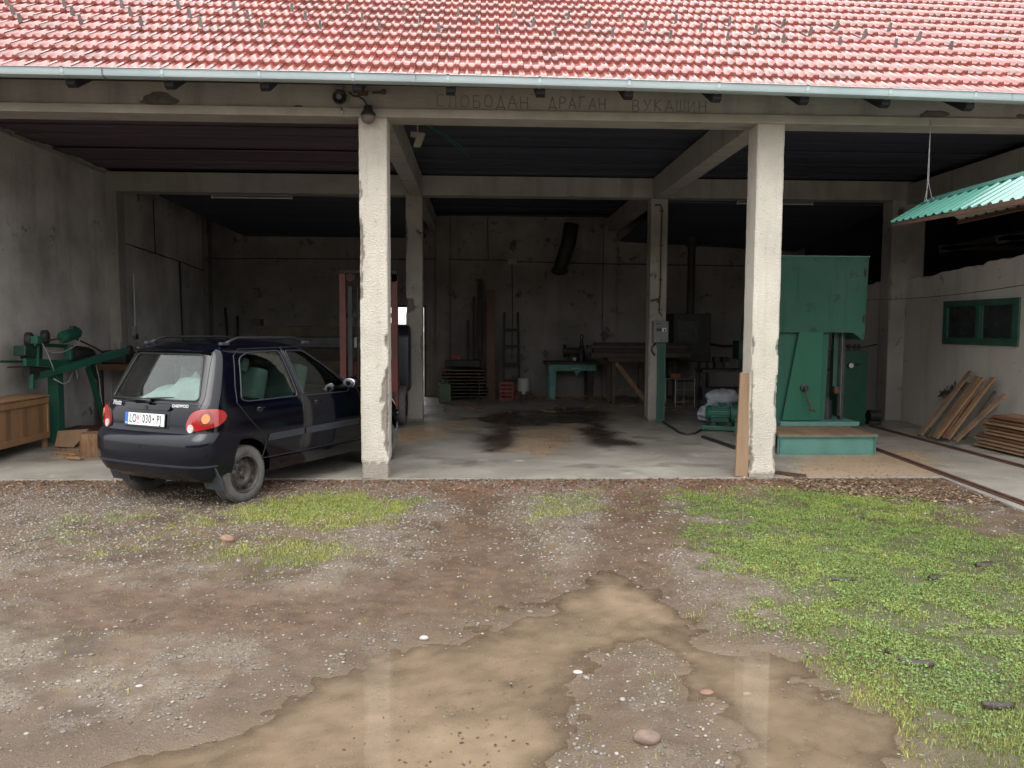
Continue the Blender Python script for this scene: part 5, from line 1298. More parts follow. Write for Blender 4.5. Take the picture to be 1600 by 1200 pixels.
b = MB(); b.prism([(A2.x-.09, 8.62, 3.02), (A2.x, 8.62, 3.078), (A2.x+.09, 8.62, 3.02), (A2.x+.085, 8.62, 3.014), (A2.x, 8.62, 3.070), (A2.x-.085, 8.62, 3.014)], (0, 0, 0), (0, -3.64, 0)); b.build('ridge_cap', 'green_roof', T)
b = MB(); e0 = A2+sl*.45; b.bar((e0.x, 8.58, e0.z-.035), (e0.x-.32, 5.0, e0.z-.035-.185), .03, .035); b.build('eave_rafter', 'rust', T)
b = MB(); b.bar((A2.x+.34, 8.58, e0.z-.0), (A2.x+.34, 5.0, e0.z-.0), .03, .035); b.build('eave_rafter', 'rust', T)
b = MB(); b.bar((A2.x, 8.5, 2.985), (A2.x, 5.0, 2.985), .04, .05); b.build('ridge_rafter', 'rust', T)
b = MB(); wy = 8.58; b.tube([(4.885, Y1-.04, 3.93), (4.885, wy, 3.86), (4.89, wy, 3.25)], .004, 5); b.tube([(4.89, wy, 3.25), (4.865, wy+.02, 3.05)], .003, 5); b.tube([(4.89, wy, 3.25), (4.93, wy-.01, 3.07)], .003, 5); b.tube([(4.886, wy+.0, 3.9), (4.878, wy, 3.4), (4.875, wy, 3.05)], .003, 5)
tag(b.build('hanger_wire', 'galv'), 'thin wire hanging from a broken spot of the front beam down to the green canopy', 'wire')
# long cable from the saw to the right wall
b = MB(); a = Vector((5.52, 11.4, 2.07)); c = at(1608, 444, 'X', 7.60); b.tube([a.lerp(c, t)-Vector((0, 0, .05*math.sin(PI*t))) for t in np.linspace(0, 1, 12)], .006, 5)
tag(b.build('power_cable', 'cable'), 'thin black cable strung from the band saw past the green window', 'cable')
# ---- plank leaning on the right column + dark bar lying by its foot
a = at(1151, 741, 'Z', .0); c = P(1156, 589, 8.72)
b = MB(); b.bar((2.93, 8.66, .002), (2.985, 8.73, 1.16), .035, .14, up=(1, .0, 0)); tag(b.build('leaning_board', 'wood_board', bevel=.003), 'fresh narrow plank standing against the left side of the right column', 'board')
b = MB(); b.bar((3.35, 8.85, .02), (3.62, 8.55, .03), .035, .03); tag(b.build('iron_bar', 'rust'), 'short dark bar lying at the foot of the right column', 'bar')
# ---- control box and duct on the middle right column
x0, x1, z0, z1 = pr2(1020, 502, 1042, 535, 13.85)
T = thing('switch_box', 'grey metal switch box mounted on the back right column', 'switch box', (x0, 13.9, z0))
bx = MB().box(x0, x1+.02, 13.80, 13.945, z0, z1).build('box', 'grey_box', T, bevel=.008)
b = MB(); zc_ = z0+(z1-z0)*.60; b.box(x0+.05, x0+.13, 13.785, 13.80, zc_-.025, zc_+.025); b.build('display', 'black', T, bevel=.003)
b = MB(); b.box(x1-.09, x1-.025, 13.785, 13.80, zc_-.035, zc_+.03); sw_ = b.build('switch_plate', 'white', T, bevel=.003)
b = MB(); b.box(x1-.068, x1-.046, 13.77, 13.784, zc_-.03, zc_+.015); b.build('knob', 'black', sw_)
b = MB(); b.box(x0+.04, x0+.13, 13.795, 13.7995, z1-.05, z1-.035); b.build('name_strip', 'black', T)
b = MB(); b.cyl((x0+.13, 13.80, z0+.04), (x0+.13, 13.79, z0+.04), .012, n=12); b.build('lock', 'steel_dark', T)
x0, x1, z0_, z1_ = pr2(1026, 536, 1040, 657, 13.9)
b = MB(); b.box(x0, x1, 13.88, 13.935, .0, z1_)
b.cur = 1
for k in range(34):
    z = .06+k*(z1_-.1)/34
    for xx in (x0+.025, (x0+x1)/2-.012, x1-.05): b.box(xx, xx+.022, 13.877, 13.8795, z, z+.018)
tag(b.build('cable_duct', ['terq_d' if False else 'green_m', 'black']), 'green slotted cable duct running down the back right column to the floor', 'cable duct')
b = MB(); q0 = P(1024, 537, 13.85); b.tube([(q0.x, 13.85, q0.z), (q0.x-.06, 13.82, q0.z-.05), (q0.x-.07, 13.82, q0.z-.13), (q0.x-.01, 13.84, q0.z-.2)], .016, 7); 
tag(b.build('loop_cable', 'cable', smooth=True), 'short loop of thick cable under the grey switch box', 'cable')
# ---- green electric motor on the floor with its cable
q = at(1130, 672, 'Z', .0); mx0, my0 = q.x, q.y
T = thing('electric_motor', 'green finned electric motor with belt guard on the floor beside the leaning plank', 'motor', (mx0, my0, 0))
ax = Vector((.93, -.36, 0)).normalized(); sd = Vector((-ax.y, ax.x, 0)); cc = Vector((mx0-.02, my0+.05, .27))
b = MB(); b.obox((mx0+.04, my0, .05), (.75, .42, .07), (0, 0, math.atan2(ax.y, ax.x))); b.build('base_plate', 'green_m', T, bevel=.008)
b = MB(); b.cyl(cc-ax*.20, cc+ax*.14, .125, n=24); b.cyl(cc-ax*.25, cc-ax*.20, .10, .125, n=24); bb_ = b.build('barrel', 'green_door', T, smooth=35)
b = MB()
for i in range(22):
    t = 2*PI*i/22; d = sd*math.cos(t)+Vector((0, 0, 1))*math.sin(t); b.bar(cc-ax*.15+d*.128, cc+ax*.12+d*.128, .008, .03, up=d)
b.build('cooling_fins', 'green_pale', bb_)
b = MB(); b.lathe(cc+ax*.16, ax, [(.02, 0), (.165, 0), (.175, .02), (.175, .12), (.16, .13), (.05, .135), (.001, .135)], 26); b.build('belt_guard', 'green_m', T, smooth=35)
b = MB(); b.lathe(cc+ax*.30, ax, [(.001, 0), (.09, .0), (.095, .02), (.08, .05), (.001, .052)], 20); b.build('pulley', 'brass_dirt', T, smooth=35)
b = MB(); b.obox(cc+Vector((0, -.02, .145)), (.12, .09, .06)); b.build('terminal_box', 'green_m', T, bevel=.008)
for s1 in (-.14, .1):
    for s2 in (-.13, .13): MB().obox(Vector((mx0, my0, .11))+ax*s1+sd*s2, (.06, .04, .06), (0, 0, math.atan2(ax.y, ax.x))).build('motor_foot', 'steel_dark', T)
b = MB(); pts = [at(u, v, 'Z', .015) for u, v in ((1036,659),(1050,668),(1062,676),(1074,679),(1086,677),(1096,671))]; pts.append(Vector((mx0-.24, my0, .10))); b.tube(pts, .019, 7)
tag(b.build('motor_cable', 'cable', smooth=True), 'thick black cable on the floor from the green duct to the electric motor', 'cable')
# motor plinth (low concrete/steel edge under it)
b = MB(); a = at(1098, 682, 'Z', .02); c = at(1150, 700, 'Z', .02); b.bar(a, c, .05, .035); tag(b.build('steel_strip', 'steel_dark'), 'low steel edge strip on the floor in front of the electric motor', 'strip')
# ---- pale sacks behind the motor
for i, (u, v, s_, lab) in enumerate(((1119, 655, .36, 'lower crumpled pale blue-grey sack behind the electric motor'), (1124, 634, .31, 'upper crumpled pale blue-grey sack lying on the other behind the electric motor'))):
    q = at(u, 660, 'Z', 0); zc = .17 if i == 0 else .44
    b = MB(); b.sphere((q.x+.06*i, q.y+.05*i, zc), s_, 40, 24, (1.05, .8, .52))
    cen = Vector((q.x, q.y, zc)); nv = []
    for p in b.v:
        p = Vector(p); d = p-cen; k = 1+.26*abs(noise.noise(p*5.5+Vector((i*7, 0, 0))))-.14+.16*noise.noise(p*11); p2 = cen+d*k; p2.z = max(p2.z, .006); nv.append(tuple(p2))
    b.v = nv; tag(b.build('sack', 'sack', smooth=True), lab, 'sack', 'sacks behind the motor')
# ---- chrome stool frame with clay-red box
def fr(u, v, Y): return P(u, v, Y)
x0, x1, z0, z1 = pr2(1045, 592, 1084, 634, 16.4)
T = thing('metal_table', 'small thin-legged chrome frame table to the right of the back right column', 'table', (x0, 16.4, 0))
b = MB(); b.box(x0+.1, x1, 16.3, 16.75, z1-.06, z1-.03); b.build('tabletop', 'steel_dark', T)
for (x, y) in ((x0, 16.7), (x0+.11, 16.3), (x1, 16.3), (x1-.12, 16.7)): MB().cyl((x, y, 0.0), (x, y, z1-.0), .010, n=8).build('leg', 'steel', T)
b = MB()
for z in (.12, z1-.22): b.cyl((x0+.11, 16.3, z), (x1, 16.3, z), .009, n=8)
b.cyl((x0+.11, 16.3, z1), (x1, 16.3, z1), .010, n=8); b.cyl((x0, 16.7, z1-.02), (x1, 16.7, z1-.02), .010, n=8); b.build('cross_rail', 'steel', T)
b = MB(); q = P(1053, 590, 16.5); b.box(q.x-.08, q.x+.13, 16.45, 16.62, z1+.0, z1+.11); b.box(q.x-.03, q.x+.11, 16.43, 16.448, z1+.01, z1+.09)
tag(b.build('clay_box', 'orange', bevel=.01), 'small brick-red box lying on the chrome frame table', 'box')
# ---- stove: big black box with flue
x0, x1, z0, z1 = pr2(1050, 490, 1112, 640, 17.6)
T = thing('wood_stove', 'large black sheet-iron stove with a straight flue at the back wall', 'stove', ((x0+x1)/2, 17.9, 0))
b = MB(); b.box(x0, x1, 17.6, 18.4, .9, z1); b.build('firebox', 'iron_black', T, bevel=.02)
b = MB(); b.box(x0+.08, x1-.3, 17.585, 17.60, 1.1, z1-.15); b.build('fire_door', 'steel_dark', T, bevel=.006)
for x in (x0+.05, x1-.05):
    for y in (17.66, 18.34): MB().box(x-.03, x+.03, y-.03, y+.03, 0, .9).build('leg', 'iron_black', T)
b = MB(); fx_ = P(1079, 480, 18).x; b.cyl((fx_, 18.0, z1), (fx_, 18.0, 3.55), .085, n=18); fl_ = b.build('flue', 'iron_black', T, smooth=35)
b = MB(); b.tube([(fx_, 18.0, 3.50), (fx_, 18.0, 3.70), (fx_+.05, 18.05, 3.95), (fx_+.15, 18.2, 4.15), (fx_+.2, 18.4, 4.3)], [.13, .17, .17, .13, .12], 16); b.build('flue_bend', 'iron_black', fl_, smooth=True)
# clutter right of the stove
x0, x1, z0, z1 = pr2(1097, 562, 1160, 624, 15.6)
T = thing('steel_bench', 'dark steel workbench half hidden behind the right column', 'workbench', (x0, 15.6, 0))
b = MB(); b.box(x0, x1+.5, 15.6, 16.2, z1-.25, z1-.20); b.build('bench_top', 'steel_dark', T)
for x in (x0+.04, x1+.42):
    for y in (15.65, 16.14): MB().box(x-.025, x+.025, y-.025, y+.025, 0, z1-.25).build('leg', 'iron_black', T)
b = MB(); b.box(x0+.05, x1+.45, 15.7, 16.1, .20, .46); b.build('drawer_box', 'iron_black', T, bevel=.01)
q = P(1125, 560, 15.8)
T = thing('bench_vise', 'black vise standing on the dark steel workbench', 'vise', (q.x, 15.8, z1-.2))
b = MB(); b.box(q.x-.1, q.x+.1, 15.75, 15.95, z1-.198, z1-.05); b.box(q.x-.14, q.x-.02, 15.7, 15.9, z1-.05, z1+.05); b.build('body', 'iron_black', T, bevel=.01)
MB().box(q.x+.03, q.x+.14, 15.7, 15.9, z1-.05, z1+.05).build('jaw', 'steel_dark', T, bevel=.01)
q = P(1157, 528, 15.2)
T = thing('pillar_drill', 'slim dark green pillar drill peeking out left of the right column', 'drill', (q.x, 15.3, 0))
MB().cyl((q.x+.08, 15.3, .0), (q.x+.08, 15.3, 1.9), .04, n=14).build('pillar', 'green_dk', T, smooth=35)
MB().box(q.x-.06, q.x+.22, 15.1, 15.5, 1.05, 1.42).build('head', 'green_dk', T, bevel=.02)
MB().cyl((q.x+.0, 15.2, .8), (q.x+.0, 15.2, 1.05), .02, n=10).build('spindle', 'steel_dark', T, smooth=35)
MB().box(q.x-.1, q.x+.3, 15.05, 15.5, .0, .06).build('foot', 'iron_black', T, bevel=.01)
b = MB(); b.tube([P(1110, 538, 16.5), P(1130, 541, 16.3), P(1158, 540, 15.4)], .03, 8); tag(b.build('iron_pipe', 'iron_black', smooth=True), 'dark pipe reaching from the stove towards the pillar drill', 'pipe')
# ---- timber rack left of the back right column
x0, x1, z0, z1 = pr2(948, 545, 1014, 630, 17.0)
T = thing('trestle', 'dark wooden trestle with a slanting brace, holding lumber left of the back right column', 'trestle', (x0, 17, 0))
for x in (x0+.12, x1-.08):
    for y in (16.9, 17.5): MB().box(x-.04, x+.04, y-.04, y+.04, 0, z1-.28).build('leg', 'wood_old', T)
MB().box(x0, x1, 16.84, 17.56, z1-.278, z1-.19).build('top_rail', 'wood_old', T)
MB().bar((x0+.16, 16.83, z1-.3), (x1-.12, 16.83, .12), .05, .09).build('brace', 'wood_mid', T)
MB().box(x0+.2, x1-.14, 16.86, 16.92, .28, .36).build('cross_rail', 'wood_old', T)
for i, (h_, off, lab) in enumerate(((.10, 0, 'bottom beam on the dark trestle by the back wall'), (.09, .05, 'second beam on the dark trestle by the back wall'), (.07, -.06, 'third beam on the dark trestle by the back wall'), (.06, .1, 'top beam on the dark trestle by the back wall'))):
    zz = z1-.188+sum((.10, .09, .07, .06)[:i]); b = MB(); b.box(x0-.35+off, x1+.9+off, 16.95+.05*i, 17.3+.03*i, zz, zz+h_-.004)
    tag(b.build('rough_timber', ['wood_old', 'wood_dark'][i % 2], bevel=.006), lab, 'beam', 'beams on the trestle')
x0, x1, z0, z1 = pr2(925, 585, 950, 640, 17.6)
# ---- turquoise table with bench grinder and bottle
x0, x1, z0, z1 = pr2(856, 569, 931, 622, 18.2)
T = thing('workshop_table', 'old turquoise wooden table with a broad tapered leg at the back wall', 'table', (x0, 18.2, 0))
MB().box(x0-.06, x1+.10, 18.05, 18.85, z1-.0, z1+.055).build('tabletop', 'wood_dark', T, bevel=.004)
ap_ = MB().box(x0, x1, 18.12, 18.16, z1-.15, z1-.002).build('apron', 'terq', T)
b = MB(); b.box((x0+x1)/2-.02, (x0+x1)/2+.18, 18.10, 18.118, z1-.10, z1-.085); b.build('drawer_edge', 'grey_lt', ap_)
for xx in (x0+.02, x1-.2):
    for yy in (18.165, 18.70):
        MB().prism([(xx, yy, z1-.002), (xx+.17, yy, z1-.002), (xx+.14, yy, 0), (xx+.02, yy, 0)], (0, 0, 0), (0, .08, 0)).build('leg', 'terq' if xx < x0+.1 else 'wood_dark', T)
MB().prism([((x0+x1)/2+.02, 18.17, z1-.15), ((x0+x1)/2+.2, 18.17, z1-.15), ((x0+x1)/2+.11, 18.17, z1-.28)], (0, 0, 0), (0, .03, 0)).build('bracket', 'terq', T)
q = P(897, 545, 18.3)
T = thing('bench_grinder', 'dark bench grinder on the left half of the turquoise table', 'grinder', (q.x, 18.35, z1+.055))
zt_ = z1+.056
b = MB(); b.cyl((q.x-.18, 18.35, zt_+.22), (q.x+.12, 18.35, zt_+.22), .10, n=18); b.box(q.x-.10, q.x+.06, 18.27, 18.43, zt_, zt_+.14); b.build('motor_body', 'iron_black', T, smooth=35)
for s_ in (-.24, .14): MB().cyl((q.x+s_, 18.35, zt_+.24), (q.x+s_+.05, 18.35, zt_+.24), .15, n=22).build('grinding_wheel', 'steel_dark', T, smooth=35)
MB().cyl((q.x+.0, 18.20, zt_+.06), (q.x+.0, 18.19, zt_+.06), .04, n=14).build('badge', 'grey_lt', T)
q = P(909, 530, 18.3); b = MB(); b.lathe((q.x, 18.3, zt_), (0, 0, 1), [(.001, 0), (.075, 0), (.075, .20), (.06, .26), (.06, .34), (.04, .36), (.04, .44), (.03, .50), (.001, .51)], 18)
tag(b.build('metal_canister', 'steel_dark', smooth=35), 'tall dark canister on the turquoise table right of the grinder', 'canister')
b = MB(); b.tube([(q.x+.0+.035*math.cos(t), 18.3, zt_+.56+.06*math.sin(t)) for t in np.linspace(0, 2*PI, 16)[:-1]], .012, 6, closed=True); tag(b.build('ring_handle', 'steel_dark', smooth=True), 'iron ring standing on top of the tall canister', 'ring')
# ---- ladder
x0, x1, z0, z1 = pr2(787, 488, 812, 624, 18.6)
T = thing('ladder', 'short dark wooden ladder leaning on the back wall', 'ladder', (x0, 18.6, 0))
for xa, xb in ((x0-.01, x0+.02), (x1, x1-.03)): MB().bar((xa, 18.45, .0), (xb, 18.86, z1), .045, .06).build('stile', 'wood_dark', T)
for v in (515, 541, 568, 594):
    zz = P(800, v, 18.6).z; yy = 18.45+.41*zz/z1; MB().bar((x0+.0, yy, zz), (x1-.0, yy, zz), .03, .05).build('rung', 'wood_dark', T)
# ---- standing timbers
def standing(u, vt, w_, m_, lab, Y=18.6, name='standing_timber', lean=.0):
    q = P(u, vt, Y); b = MB(); b.bar((q.x+lean, Y, 0), (q.x, Y+.2, q.z), w_, .05, up=(0, -1, 0)); return tag(b.build(name, m_, bevel=.004), lab, 'timber', 'timbers standing against the back wall')
standing(731, 500, .07, 'wood_dark', 'short dark post, leftmost of the timbers standing at the back wall', 18.3)
standing(740, 463, .045, 'wood_dark', 'thinnest dark pole between the short post and the tallest timber')
standing(750, 436, .11, 'wood_dark', 'tallest dark timber standing at the back wall')
standing(758, 470, .09, 'wood_old', 'narrow timber pressed between the tallest and the widest one')
standing(767, 452, .20, 'wood_red', 'widest reddish plank standing at the back wall', 18.5)
standing(776, 560, .06, 'wood_old', 'low stub of timber right of the widest reddish plank', 18.4)
# ---- stickered slats left with jerry can and red tool
random.seed(5)
x0, x1, z0, z1 = pr2(690, 575, 757, 622, 18.2)
T = thing('slat_stack', 'low stack of thin reddish slats laid with gaps at the back wall', 'slat stack', (x0, 18.2, 0))
for k in range(9):
    zz = .03+k*.075; MB().box(x0+random.uniform(-.05, .05), x1+random.uniform(-.03, .1), 18.0, 18.6, zz+.033, zz+.058).build('slat', 'wood_red' if k > 5 else 'wood_old', T)
    for xx in (x0+.12, x1-.12): MB().box(xx-.02, xx+.02, 18.02, 18.58, zz, zz+.032).build('spacer', 'wood_dark', T)
b = MB(); b.box(x0+.08, x1-.1, 18.05, 18.5, z1+.03, z1+.18); tag(b.build('dark_box', 'iron_black', bevel=.02), 'dark flat box lying on top of the reddish slats', 'box')
q = P(713, 550, 18.2); b = MB(); b.bar((q.x-.12, 18.2, z1+.30), (q.x+.10, 18.2, z1+.20), .06, .10); tt = b.build('red_tool_body', 'red', bevel=.015); tt.name = 'chainsaw_case'
tag(tt, 'small red tool lying on the dark flat box', 'tool')
q = P(695, 598, 17.4)
T = thing('jerry_can', 'grey-green jerry can on the floor before the slat stack', 'jerry can', (q.x, 17.4, 0))
MB().box(q.x-.13, q.x+.13, 17.32, 17.50, 0, .42).build('body', 'jerry', T, bevel=.03)
MB().tube([(q.x-.07, 17.41, .41), (q.x-.06, 17.41, .49), (q.x+.05, 17.41, .49), (q.x+.06, 17.41, .41)], .014, 6).build('handle', 'jerry', T)
MB().cyl((q.x+.09, 17.41, .41), (q.x+.09, 17.41, .46), .025, n=10).build('cap', 'black', T)
# ---- bucket, red crate
q = P(818, 597, 18.1); zb = q.z
b = MB(); b.lathe((q.x, 18.1, zb-.28), (0, 0, 1), [(.001, 0), (.12, 0), (.135, .02), (.14, .36), (.13, .37), (.001, .37)], 20)
bk_ = b.build('paint_bucket', 'grey_lt', smooth=35); tag(bk_, 'pale upright bucket on a dark drum right of the ladder', 'bucket')
b = MB(); b.cyl((q.x, 18.1, 0), (q.x, 18.1, zb-.283), .17, n=20); tag(b.build('oil_drum', 'iron_black', smooth=35), 'small dark drum carrying the pale bucket', 'drum')
x0, x1, z0, z1 = pr2(780, 598, 802, 625, 18.0)
T = thing('plastic_crate', 'red plastic crate on the floor under the ladder', 'crate', (x0, 18, 0))
b = MB()
for zz in np.linspace(.02, z1-.03, 5): b.box(x0, x1, 17.9, 17.915, zz, zz+.035); b.box(x0, x1, 18.2, 18.215, zz, zz+.035); b.box(x0, x0+.015, 17.916, 18.199, zz, zz+.035); b.box(x1-.015, x1, 17.916, 18.199, zz, zz+.035)
for xx in (x0+.001, (x0+x1)/2, x1-.03): b.box(xx, xx+.029, 17.905, 17.912, 0.0, z1-.001)
b.box(x0+.016, x1-.016, 17.92, 18.195, .0, .015); b.build('basket', 'red', T)
b = MB(); b.box(x1+.03, x1+.45, 17.95, 18.2, 0.0, .14); b.box(x1+.06, x1+.40, 17.97, 18.2, .142, .20); b.build('loose_bricks', 'rust', T) if False else tag(b.build('brick_pile', 'rust', bevel=.006), 'low dull red block beside the red plastic crate', 'block')
# ---- hanging duct on the back wall
b = MB(); pts = [P(893, 350, 18.3), P(888, 380, 18.3), P(880, 405, 18.3), P(873, 424, 18.3)]; b.tube(pts, [.17, .17, .16, .15], 18)
T = tag(b.build('extraction_duct', 'iron_black', smooth=True), 'thick black extraction duct hanging from the dark ceiling at the back', 'duct')
MW[T.name] = Matrix.Identity(4)
b = MB(); q = P(873, 425, 18.3); b.sphere((q.x+.02, 18.3, q.z+.03), .20, 16, 10, (1, .7, .55)); b.build('duct_mouth', 'iron_black', T, smooth=True)
# ---- fluorescent tubes under the middle beam
for i, (u0, u1, v, lab) in enumerate(((330, 458, 303, 'unlit fluorescent tube lamp under the beam of the left bay'), (1150, 1270, 319, 'unlit fluorescent tube lamp under the beam of the right bay'))):
    a, c = P(u0, v, Y2+.1), P(u1, v, Y2+.1); zz = 3.925
    T = thing('tube_lamp', lab, 'lamp', (a.x, Y2+.1, zz), 0, 'fluorescent lamps')
    MB().box(a.x, c.x, Y2+.05, Y2+.15, zz-.04, zz+.0).build('housing', 'grey_box', T, bevel=.005)
    MB().cyl((a.x+.03, Y2+.08, zz-.065), (c.x-.03, Y2+.08, zz-.065), .014, n=10).build('tube', 'grey_lt', T, smooth=35)
    for x in (a.x+.01, c.x-.03): MB().box(x, x+.02, Y2+.06, Y2+.10, zz-.085, zz-.04).build('socket', 'grey_lt', T)
# ---- siren and lamp on the front beam
M['dusty'] = mat('dusty', (.17, .13, .12), (.10, .08, .075), 12, .6)
T = thing('siren', 'round dark siren under the gutter left of the left column', 'siren', (-1.46, Y1-.04, 4.02))
MB().lathe((-1.46, Y1-.02, 4.04), (0, -1, 0), [(.001, 0), (.045, 0), (.070, .04), (.074, .06), (.064, .065), (.03, .05), (.024, .07), (.001, .075)], 24).build('horn', 'steel_dark', T, smooth=40)
MB().cyl((-1.46, Y1-.10, 4.04), (-1.46, Y1-.12, 4.04), .028, n=14).build('hub', 'galv', T)
MB().tube([(-1.45, Y1-.06, 3.94), (-1.43, Y1-.08, 3.90), (-1.44, Y1-.07, 3.86)], .012, 6).build('tail', 'galv', T)
MB().box(-1.50, -1.42, Y1-.08, Y1-.02, 4.12, 4.16).build('clamp', 'galv', T)
T = thing('bulb_lamp', 'rusty round lamp on a cable at the top of the left column', 'lamp', (-1.16, Y1-.05, 3.9))
MB().sphere((-1.16, Y1-.10, 3.83), .075, 16, 12, (1, .8, .85)).build('globe', 'dusty', T, smooth=True)
MB().lathe((-1.16, Y1-.10, 3.955), (0, 0, -1), [(.001, 0), (.04, 0), (.05, .05), (.075, .08), (.078, .10)], 18).build('cap', 'steel_dark', T, smooth=40)
MB().tube([(-1.36, Y1-.06, 4.10), (-1.32, Y1-.07, 4.06), (-1.26, Y1-.07, 4.055), (-1.21, Y1-.08, 4.02), (-1.16, Y1-.10, 3.95)], .010, 6).build('lamp_cable', 'cable', T, smooth=True)
MB().box(-1.27, -1.17, Y1-.10, Y1-.047, 4.07, 4.11).bar((-1.12, Y1-.06, 4.10), (-1.02, Y1-.10, 4.09), .02, .02).sphere((-1.0, Y1-.09, 4.10), .03, 8, 6).build('mount', 'rust', T)
# ---- under-ceiling odds and ends in the middle bay
b = MB(); 
for (a, c) in ((P(640, 178, 9.6), P(732, 243, 11.6)), (P(650, 186, 9.7), P(726, 232, 11.2)), (P(645, 188, 9.9), P(684, 190, 9.9))):
    a.z = min(a.z, ZC-.02); c.z = min(c.z, ZC-.05); b.tube([a, (a+c)/2+Vector((0, 0, .03)), c], .010, 5)
tag(b.build('hanging_rods', 'green_m'), 'thin green rods dangling below the ceiling behind the left column', 'rods', kind='stuff')
b = MB(); a0 = P(642, 205, 10.2); b.prism([a0, P(664, 208, 10.2), P(656, 228, 10.2), P(646, 228, 10.2), P(650, 214, 10.2), P(641, 212, 10.2)], (0, 0, 0), (0, .08, 0))
b.bar(a0+Vector((.08, .04, 0)), Vector((a0.x+.08, 10.24, ZC)), .02, .02)
tag(b.build('ceiling_bracket', 'beam_band'), 'pale angled bracket below the ceiling behind the left column', 'bracket')
# ---- forklift between the left columns
fy0 = 12.9
T = thing('forklift', 'old red-masted forklift parked behind the left front column', 'forklift', (-1.78, fy0, 0))
x0, x1 = -2.24, -1.32
for x in (x0, x1-.09):
    MB().box(x, x+.10, fy0, fy0+.13, .12, 2.50).build('mast_rail', 'fork_red', T, bevel=.006)
for x in (x0+.13, x1-.21): MB().box(x, x+.07, fy0+.03, fy0+.11, .15, 2.30).build('inner_rail', 'steel_dark', T, bevel=.004)
b = MB(); b.box(x0-.0, x1+.01, fy0+.02, fy0+.12, 2.502, 2.56); b.build('mast_crossbar', 'iron_black', T, bevel=.01)
MB().box(x0+.101, x1-.091, fy0+.06, fy0+.12, 1.80, 1.87).build('mast_crossbar', 'iron_black', T, bevel=.01)
for x in (x0+.28, x1-.32): MB().tube([(x, fy0+.06, 2.3), (x+.01, fy0+.05, 1.4), (x, fy0+.05, .6)], .016, 6).build('lift_chain', 'steel_dark', T)
MB().cyl(((x0+x1)/2, fy0+.07, .3), ((x0+x1)/2, fy0+.07, 2.1), .045, n=14).build('lift_cylinder', 'iron_black', T, smooth=35)
for x in (x0+.18, x1-.05): MB().lathe((x, fy0+.0, 2.44), (0, 1, 0), [(.001, 0), (.07, 0), (.075, .02), (.06, .04), (.001, .05)], 16).build('pulley', 'rust', T, smooth=35)
b = MB(); b.box(x0+.05, x1-.05, fy0-.06, fy0-.005, .12, .60); b.build('fork_carriage', 'iron_black', T, bevel=.01)
for x in (x0+.14, x1-.26): 
    b = MB(); b.box(x, x+.12, fy0-.10, fy0-.061, .05, .62); b.box(x, x+.12, fy0-1.15, fy0-.101, .05, .09); b.build('fork', 'steel_dark', T, bevel=.005)
b = MB(); b.prism([(0, fy0+.35, .35), (0, fy0+.35, .75), (0, fy0+1.0, .80), (0, fy0+1.15, 1.05), (0, fy0+2.0, 1.10), (0, fy0+2.3, .95), (0, fy0+2.3, .35)], (x0+.02, 0, 0), (x1-.0, 0, 0)); b.build('chassis', 'fork_red', T, bevel=.03)
b = MB(); b.box(x0+.25, x1-.2, fy0+1.15, fy0+1.6, 1.10, 1.25); b.box(x0+.25, x1-.2, fy0+1.55, fy0+1.7, 1.25, 1.72); b.build('seat', 'black', T, bevel=.04)
b = MB(); b.prism([(0, fy0+.62, .55), (0, fy0+.66, 1.50), (0, fy0+.78, 1.68), (0, fy0+1.0, 1.70), (0, fy0+1.12, 1.55), (0, fy0+1.14, .55)], (x1-.42, 0, 0), (x1+.14, 0, 0)); b.build('cowl', 'fork_blue', T, bevel=.07, smooth=40)
b = MB(); b.tube([((x0+x1)/2+.17*math.cos(t), fy0+.85+.12*math.sin(t), 1.45+.12*math.sin(t)) for t in np.linspace(0, 2*PI, 18)[:-1]], .014, 6, closed=True); b.cyl(((x0+x1)/2, fy0+.85, 1.45), ((x0+x1)/2, fy0+.5, .8), .02, n=8); b.build('steering_wheel', 'black', T, smooth=True)
for x in (x0-.10, x1-.06):
    for y, r_ in ((fy0+.42, .34), (fy0+1.95, .27)):
        w_ = MB().lathe((x, y, r_), (1, 0, 0), [(r_*.55, 0), (r_*.9, -.0), (r_, .03), (r_, .13), (r_*.9, .17), (r_*.55, .17)], 28).build('wheel', 'rubber', T, smooth=40)
        MB().cyl((x+.02, y, r_), (x+.15, y, r_), r_*.56, n=24).build('rim', 'fork_red', w_, smooth=35)
# ---- timber stack and sticks at the back of the left bay
for i, (z0_, z1_, xa, xb, yo, lab) in enumerate(((0, .22, -4.9, -2.5, 0, 'lowest thick beam of the dark stack behind the car'), (.224, .46, -4.8, -2.45, .05, 'second beam of the dark stack behind the car'), (.464, .72, -4.75, -2.6, .02, 'third beam of the dark stack behind the car'), (.724, .98, -4.7, -2.5, .06, 'fourth beam of the dark stack behind the car'), (.984, 1.22, -4.65, -2.55, .0, 'fifth beam of the dark stack behind the car'), (1.224, 1.44, -4.6, -2.5, .04, 'sixth beam of the dark stack, just above the car roof line'), (1.444, 1.66, -4.42, -2.4, .02, 'topmost grey beam of the dark stack behind the car'))):
    b = MB(); b.box(xa, xb, 16.0+yo, 16.4+yo, z0_, z1_); tag(b.build('rough_timber', ['wood_old', 'wood_dark', 'steel_dark'][i % 3], bevel=.015), lab, 'beam', 'beams stacked behind the car')
b = MB(); b.box(-4.52, -4.36, 16.1, 16.35, 1.662, 1.80); tag(b.build('end_block', 'iron_black', bevel=.01), 'small dark block on the left end of the beam stack', 'block')
